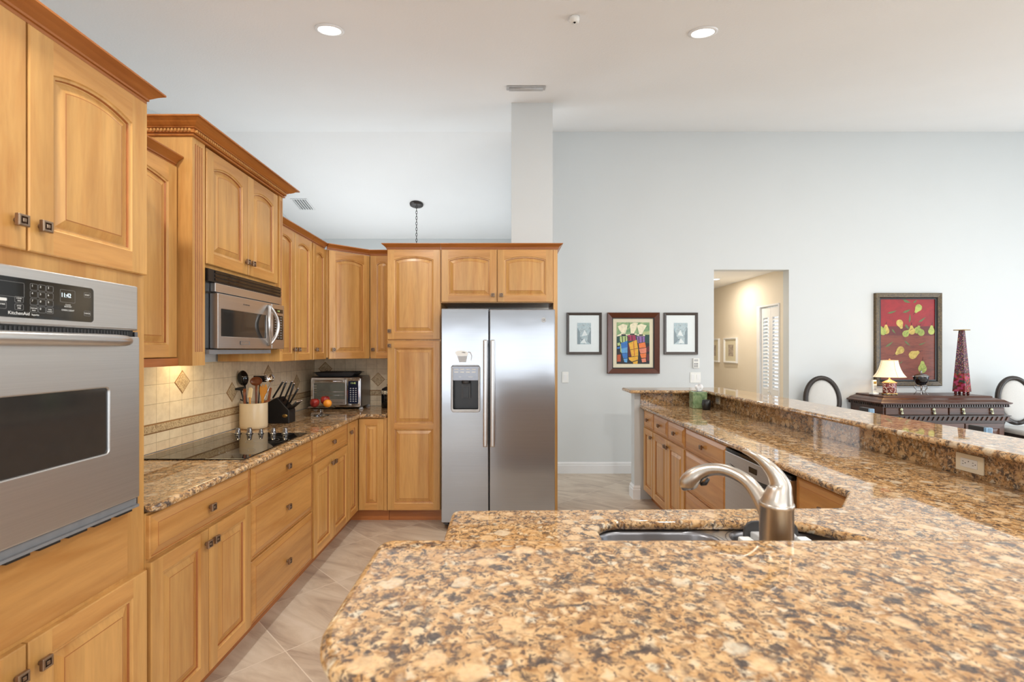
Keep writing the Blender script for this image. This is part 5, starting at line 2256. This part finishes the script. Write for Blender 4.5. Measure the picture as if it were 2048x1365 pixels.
pe = thing('pendant_light', 'dark pendant light chain hanging from the sloped nook ceiling', 'pendant light', (WX(833, 7.41), 7.41, ceil_z(7.41)))
m = MB()
m.lathe([(.102, -.002), (.100, -.022), (.050, -.030), (.012, -.034), (.001, -.034)], 28)
m.xf(Matrix.Rotation(-TA, 4, 'X'))
m.build('canopy', M['espresso'], pe)
m = MB()
for i in range(30):
    z = -.045 - i * .042
    k = 12
    pts = [(.011 * math.cos(2 * PI * j / k), 0, z + .027 * math.sin(2 * PI * j / k)) for j in range(k + 1)]
    if i % 2:
        pts = [(0, x, zz) for x, _, zz in pts]
    m.tube(pts, .0036, 6, up=(0, 1, 0) if i % 2 == 0 else (1, 0, 0))
m.build('chain', M['espresso'], pe)
m = MB()
m.lathe([(.02, -1.30), (.05, -1.33), (.16, -1.42), (.20, -1.50), (.195, -1.50), (.155, -1.425), (.02, -1.34)], 28)
m.build('lamp_shade', M['cream'], pe)

# ------------------------------------------------------------------ sideboard and what stands on it
SX0, SX1, SY0, SY1, STZ = 3.985, 5.386, 5.205, 5.735, .948
sb = thing('sideboard', 'dark carved mahogany sideboard against the far wall', 'sideboard', ((SX0 + SX1) / 2, (SY0 + SY1) / 2, 0))
ox, oy = -(SX0 + SX1) / 2, -(SY0 + SY1) / 2


def sx(x):
    return x + ox


def sy(y):
    return y + oy


m = MB()
m.box(sx(SX0 + .05), sy(SY0 + .04), .06, sx(SX1 - .05), sy(SY1), .855)
m.box(sx(SX0 + .03), sy(SY0 + .02), .0, sx(SX1 - .03), sy(SY1), .085)
m.build('carcass', [M['mahog']], sb, bevel=.004)
m = MB()


def rl(d, z):
    return [(sx(SX0 + d), sy(SY0 + d), z), (sx(SX1 - d), sy(SY0 + d), z), (sx(SX1 - d), sy(SY1), z), (sx(SX0 + d), sy(SY1), z)]


m.loft([rl(.012, .868), rl(0, .876), rl(0, .886), rl(.020, .892), rl(.045, .912), rl(.095, .928), rl(.110, .930), rl(.108, .940), rl(.118, STZ)], 0, False, True)
m.build('top', M['mahog'], sb)
m = MB()
m.box(sx(SX0 + .025), sy(SY0 + .018), .836, sx(SX1 - .025), sy(SY1), .868)
for i in range(52):
    x = SX0 + .03 + i * (SX1 - SX0 - .07) / 51
    m.box(sx(x), sy(SY0 + .006), .840, sx(x + .013), sy(SY0 + .018), .864)
for i in range(18):
    y = SY0 + .03 + i * .028
    m.box(sx(SX0 + .013), sy(y), .840, sx(SX0 + .025), sy(y + .013), .864)
m.build('dentil_frieze', M['mahog_d'], sb)
for a, b in ((SX0 + .07, SX0 + .735), (SX0 + .75, SX1 - .07)):
    m = MB()
    m.box(sx(a), sy(SY0 + .026), .752, sx(b), sy(SY0 + .0395), .830)
    d_ = m.build('drawer', M['mahog'], sb, bevel=.005)
    for q in (.24, .76):
        m = MB()
        x = a + (b - a) * q
        m.sphere((sx(x), sy(SY0 + .018), .812), .017, 14, 10, sq=(1, .6, 1))
        m.tube([(sx(x), sy(SY0 + .012), .805), (sx(x + .004), sy(SY0 + .008), .785)], .007, 8)
        m.sphere((sx(x + .004), sy(SY0 + .012), .772), .015, 14, 10, sq=(1, .6, 1))
        m.build('pull', plain('antique_silver_pull', rgb(176, 176, 150), .3, .8), d_)
m = MB()
m.box(sx(SX0 + .02), sy(SY0 + .012), .690, sx(SX1 - .02), sy(SY1), .742)
for i in range(26):
    x = SX0 + .03 + i * (SX1 - SX0 - .10) / 25
    pl = [(x, .696), (x + .018, .694), (x + .040, .734), (x + .022, .737)]
    m.prism(pl, SY0 + .002, SY0 + .012, 1, lambda a, b, q: (sx(a), sy(q), b))
m.box(sx(SX0 + .010), sy(SY0 + .004), .742, sx(SX1 - .010), sy(SY1), .750)
m.box(sx(SX0 + .010), sy(SY0 + .004), .682, sx(SX1 - .010), sy(SY1), .690)
m.build('rope_moulding', [M['mahog_d'], M['mahog']], sb)
for i in range(3):
    m = MB()
    a = SX0 + .07 + i * .425
    m.loft([[(sx(a + d), sy(SY0 + y), .11 + d), (sx(a + .41 - d), sy(SY0 + y), .11 + d), (sx(a + .41 - d), sy(SY0 + y), .66 - d), (sx(a + d), sy(SY0 + y), .66 - d)]
            for d, y in ((0, .0395), (0, .024), (.05, .022), (.056, .030), (.08, .024))], 0, False, True)
    m.build('door', M['mahog'], sb)

SZ = STZ + .001
# table lamp
lp = thing('table_lamp', 'small lit table lamp with a bell shade on the sideboard', 'lamp', (WX(1779, 5.44), 5.44, SZ))
m = MB()
flo = blotch('red_white_floral', [rgb(110, 34, 28), rgb(132, 44, 34), rgb(96, 28, 26), rgb(216, 200, 186)], 130, .15)
m.loft([[(r * .98 * math.cos(2 * PI * i / 32) * (1 if 1 else 1), r * .72 * math.sin(2 * PI * i / 32), z) for i in range(32)] for r, z in ((.062, .018), (.070, .024), (.070, .128), (.066, .134))], 0, True, True)
m.build('base', flo, lp)
m = MB()
for x in (-.05, .05):
    for y in (-.032, .032):
        m.sphere((x, y, .010), .011, 10, 8)
m.box(-.060, -.040, .012, .060, .040, .020)
m.build('foot', M['gold'], lp)
m = MB()
m.loft([[(r * math.cos(2 * PI * i / 28), r * .75 * math.sin(2 * PI * i / 28), z) for i in range(28)] for r, z in ((.074, .132), (.074, .138), (.05, .150), (.018, .166), (.008, .175), (.006, .36), (.010, .385), (.006, .400), (.001, .404))], 0, True, True)
m.build('cap', plain('peach_lamp_cap', rgb(216, 156, 108), .35), lp)
sh = NT('cream_lamp_shade')
v = sh.coords()
sh.col(sh.ramp(sh.noise(v, 90, 2), [(.3, rgb(246, 232, 200)), (.7, rgb(252, 240, 212))]))
sh.set(Roughness=.8)
sh.b.inputs['Transmission Weight'].default_value = .0
sh.b.inputs['Emission Color'].default_value = (1, .72, .36, 1)
sh.b.inputs['Emission Strength'].default_value = .32
M['shade'] = sh.m
m = MB()
pr = [(.166, .198), (.160, .204), (.132, .240), (.108, .290), (.092, .340), (.084, .384)]
k = 24
rings = [[(r * math.cos(2 * PI * i / k) * 1.0, r * .74 * math.sin(2 * PI * i / k), z) for i in range(k)] for r, z in pr]
inn = [[(x * .985, y * .985, z) for x, y, z in r] for r in rings]
m.loft(rings + inn[::-1], 0, True, False)
m.loft([inn[0], rings[0]], 0, True, False)
shade_o = m.build('lamp_shade', M['shade'], lp)
m = MB()
for i in (0, 6, 12, 18):
    m.tube([(x * 1.003, y * 1.003, z) for x, y, z in [r[i] for r in rings]], .0018, 6)
for r in (rings[0], rings[-1]):
    m.tube(r + [r[0]], .0022, 6)
m.build('piping', plain('shade_piping', rgb(206, 188, 150), .7), shade_o)
d = bpy.data.lights.new('table_lamp_bulb', 'POINT')
d.energy = 2.2
d.color = (1, .74, .42)
d.shadow_soft_size = .03
o = bpy.data.objects.new('table_lamp_bulb', d)
COL.objects.link(o)
o.parent = lp
o.location = (0, 0, .29)

# phone handset in its cradle
ph = thing('cordless_phone', 'white cordless phone standing left of the table lamp', 'phone', (WX(1748, 5.50), 5.50, SZ), .15)
m = MB()
m.prism(rrect(-.036, -.032, .036, .032, .010, 4), 0, .022)
m.build('cradle', M['white'], ph, bevel=.004)
m = MB()
m.loft([rc(.022, .012, .018, .006), rc(.024, .013, .06, .006), rc(.026, .013, .13, .006), rc(.022, .011, .162, .006)], 0, True, True)
hs = m.build('handset', M['white'], ph)
m = MB()
plate(m, rrect(-.017, .118, .017, .146, .003), -.0152, -.0125)
m.build('screen', plain('amber_screen', rgb(150, 126, 58), .3), hs)
m = MB()
for r in range(4):
    for q in range(3):
        m.box(-.015 + q * .0115, -.0150, .050 + r * .014, -.007 + q * .0115, -.0125, .058 + r * .014)
m.build('button', M['gry'], hs)

# silver chafing bowl on a curled stand
cf = thing('chafing_bowl', 'small silver lidded bowl on a curled-leg stand', 'bowl', (WX(1842, 5.43), 5.43, SZ))
cf.scale = (.80, .80, 1.08)
sil = plain('polished_silver', rgb(150, 148, 148), .12, 1.0, .1)
m = MB()
m.lathe([(.020, .100), (.055, .112), (.080, .145), (.088, .182), (.088, .188)], 26)
m.build('bowl', plain('dark_polished_silver', rgb(70, 72, 76), .10, 1.0, .1), cf)
m = MB()
m.lathe([(.090, .188), (.090, .193), (.070, .206), (.040, .218), (.010, .224), (.008, .234), (.014, .242), (.008, .250), (.001, .251)], 26)
m.build('lid', sil, cf)
for s in (-1, 1):
    m = MB()
    m.tube([(s * .084, 0, .182), (s * .100, 0, .192), (s * .122, 0, .188)], [.005, .006, .004], 8)
    m.build('handle', sil, cf)
m = MB()
m.lathe([(.056, .092), (.066, .097), (.066, .101), (.056, .102)], 24, cap=False)
m.build('stand_ring', sil, cf)
for a in (.6, PI - .6, PI + .9, -.9):
    m = MB()
    ca, sa = math.cos(a), math.sin(a)
    m.tube([(ca * r, sa * r, z) for r, z in ((.062, .098), (.072, .080), (.052, .058), (.046, .040), (.060, .020), (.078, .003))], [.007, .008, .006, .005, .005, .004], 8)
    m.build('leg', sil, cf)
m = MB()
m.tube([(math.cos(a) * .047, math.sin(a) * .047, .042) for a in (.6, PI - .6, PI + .9, -.9, .6)], .003, 6)
m.build('leg_brace', sil, cf)

# tall obelisk candle holder
ob = thing('candle_holder', 'tall patterned obelisk candle holder on the sideboard', 'candle holder', (WX(1923.5, 5.46), 5.46, SZ), .38)
pat = blotch('multicolour_leaf_pattern', [rgb(40, 30, 44), rgb(140, 40, 60), rgb(72, 60, 40), rgb(176, 146, 110), rgb(60, 30, 36), rgb(120, 60, 120), rgb(36, 40, 60)], 170, .25)
pat2 = blotch('red_plum_panels', [rgb(128, 30, 40), rgb(168, 60, 96), rgb(104, 26, 30), rgb(60, 70, 60), rgb(150, 70, 50)], 48, .2)
m = MB()
h0, h1 = .034, .715


def sq_(z):
    q = .060 - (.060 - .021) * (z - h0) / (h1 - h0)
    return [(-q, -q, z), (q, -q, z), (q, q, z), (-q, q, z)]


m.loft([sq_(h0), sq_(.235), sq_(.24), sq_(h1)], [1, 1, 0], False, True)
m.build('shaft', [pat, pat2], ob, bevel=.003)
m = MB()
for sx_ in (-1, 1):
    for sy_ in (-1, 1):
        m.lathe([(.010, 0), (.015, .012), (.012, .034)], 12, (sx_ * .038, sy_ * .038, 0))
m.build('foot', plain('red_lacquer_foot', rgb(92, 30, 28), .2), ob)
m = MB()
m.prism(rrect(-.057, -.057, .057, .057, .014, 4), h1, h1 + .010)
m.build('plate', M['gold'], ob, bevel=.003)


# ------------------------------------------------------------------ oval-back chairs and bar stools
def oval_chair(label, loc, rz, seat_z=.60):
    t = thing('dining_chair', label, 'chair', loc, rz, None)
    zc = seat_z + .28
    m = MB()
    pts = [(.168 * math.sin(2 * PI * i / 40), .205 + .10 * (.25 - .25 * math.cos(2 * PI * i / 40)), zc - .25 * math.cos(2 * PI * i / 40)) for i in range(41)]
    m.tube(pts, .026, 12, up=(0, 1, 0))
    m.build('back_frame', M['espresso'], t)
    m = MB()
    m.loft([[(.150 * q * math.cos(2 * PI * i / 36), .205 + .10 * (.25 * q * math.sin(2 * PI * i / 36) + .25) + dy, zc + .228 * q * math.sin(2 * PI * i / 36)) for i in range(36)]
            for q, dy in ((1, .006), (1, -.006), (.85, -.020), (.5, -.028), (.05, -.030))], 0, True, True)
    m.build('back_pad', M['fabric'], t)
    m = MB()
    m.prism(rrect(-.23, -.22, .23, .22, .06), seat_z - .06, seat_z)
    m.build('seat', M['fabric'], t, bevel=.025, seg=4)
    m = MB()
    m.prism(rrect(-.225, -.215, .225, .215, .06), seat_z - .105, seat_z - .061)
    m.build('seat_frame', M['espresso'], t, bevel=.004)
    for x in (-.19, .19):
        m = MB()
        m.tube([(x, -.18, seat_z - .10), (x, -.185, .0)], [.024, .015], 10)
        m.build('leg', M['espresso'], t)
        m = MB()
        m.tube([(x * .62, .215, zc - .215), (x * .85, .20, seat_z - .02), (x, .18, seat_z - .10), (x, .23, .0)], [.018, .022, .024, .016], 10)
        m.build('leg', M['espresso'], t)
    return t


oval_chair('oval-back chair with dark frame left of the sideboard', (3.52, 5.32, 0), -.25)
oval_chair('oval-back chair with pale upholstery right of the sideboard', (5.685, 5.28, 0), -.15)


def bar_stool(label, loc, rz):
    t = thing('bar_stool', label, 'stool', loc, rz, None)
    m = MB()
    m.prism(rrect(-.20, -.155, .20, .16, .03), .70, .76)
    m.build('seat', M['leather'], t, bevel=.015, seg=3)
    m = MB()
    top = [(.20 * math.cos(a), .93 + .085 * math.sin(a)) for a in [PI * i / 16 for i in range(17)]]
    m.prism([(-.20, .80), (.20, .80)] + top, .155, .185, 0, lambda a, b, q: (a, q + (b - .8) * .06, b))
    m.build('backrest', M['leather'], t, bevel=.006, seg=2)
    m = MB()
    m.box(-.050, .160, 1.000, .035, .192, 1.054)
    m.build('crest_grip', M['leather'], t, bevel=.004)
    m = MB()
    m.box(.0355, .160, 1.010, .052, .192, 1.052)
    m.build('grip_glint', M['sky_glint'], t, bevel=.003)  # block coloured to imitate the sky's reflection on the grip end
    for x in (-.17, .17):
        m = MB()
        m.tube([(x, -.135, .70), (x * 1.1, -.150, 0)], [.018, .014], 10)
        m.build('leg', M['espresso'], t)
        m = MB()
        m.tube([(x, .165, .90), (x, .145, .72), (x * 1.1, .17, 0)], [.012, .018, .014], 10)
        m.build('leg', M['espresso'], t)
    m = MB()
    z = .28
    m.tube([(-.178, -.145, z), (.178, -.145, z)], .010, 8)
    m.tube([(-.178, .155, z), (.178, .155, z)], .010, 8)
    m.tube([(-.18, -.145, z + .05), (-.18, .155, z + .05)], .010, 8)
    m.tube([(.18, -.145, z + .05), (.18, .155, z + .05)], .010, 8)
    m.build('footrest_frame', M['espresso'], t)
    return t


bar_stool('dark bar stool behind the bar top, its grip just showing before the sideboard\'s drawers', (2.285, 3.345, 0), -PI / 2)
bar_stool('dark bar stool behind the bar top, below the candle holder', (2.285, 2.545, 0), -PI / 2)

# added ceiling lights outside the view, put in to brighten the room
for i_, (x_, y_, lb_) in enumerate(((-1.09, .95, 'added recessed fill light over the oven tower'), (1.23, .95, 'added recessed fill light over the sink peninsula'),
                                    (-1.09, -1.4, 'added recessed fill light behind the bar, kitchen side'), (1.23, -1.4, 'added recessed fill light behind the bar, centre'),
                                    (3.55, 3.06, 'added recessed fill light over the dining side of the bar'), (3.55, .95, 'added recessed fill light beside the bar corner'),
                                    (5.9, 3.06, 'added recessed fill light over the dining area'), (3.55, -1.4, 'added recessed fill light near the rear windows'))):
    can_light(lb_, x_, y_, ceil_z(y_), .088, TA if y_ > 0 else 0)
# cooktop lamp in the underside of the microwave
d = bpy.data.lights.new('microwave_lamp', 'AREA')
d.shape = 'RECTANGLE'
d.size, d.size_y = .40, .14
d.energy = 2.0
d.color = (1, .78, .45)
o = bpy.data.objects.new('microwave_lamp', d)
COL.objects.link(o)
o.location = (-1.62, 2.72, 1.425)

for o_ in list(bpy.data.objects):
    if o_.parent is None and 'label' in o_ and 'group' not in o_:
        k_ = o_.name.split('.')[0]
        g_ = {'upper_cabinet': 'maple upper cabinets', 'base_cabinet': 'maple base cabinets', 'drawer_cabinet': 'maple drawer cabinets', 'recessed_light': 'recessed ceiling lights',
              'dining_chair': 'oval-back dining chairs', 'bar_stool': 'bar stools along the raised bar', 'framed_print': 'small framed prints', 'power_outlet': 'outlets in the granite splash',
              'light_switch': 'wall light switches', 'apple': 'fruit on the glass dish', 'orange': 'fruit on the glass dish'}.get(k_)
        if g_:
            o_['group'] = g_
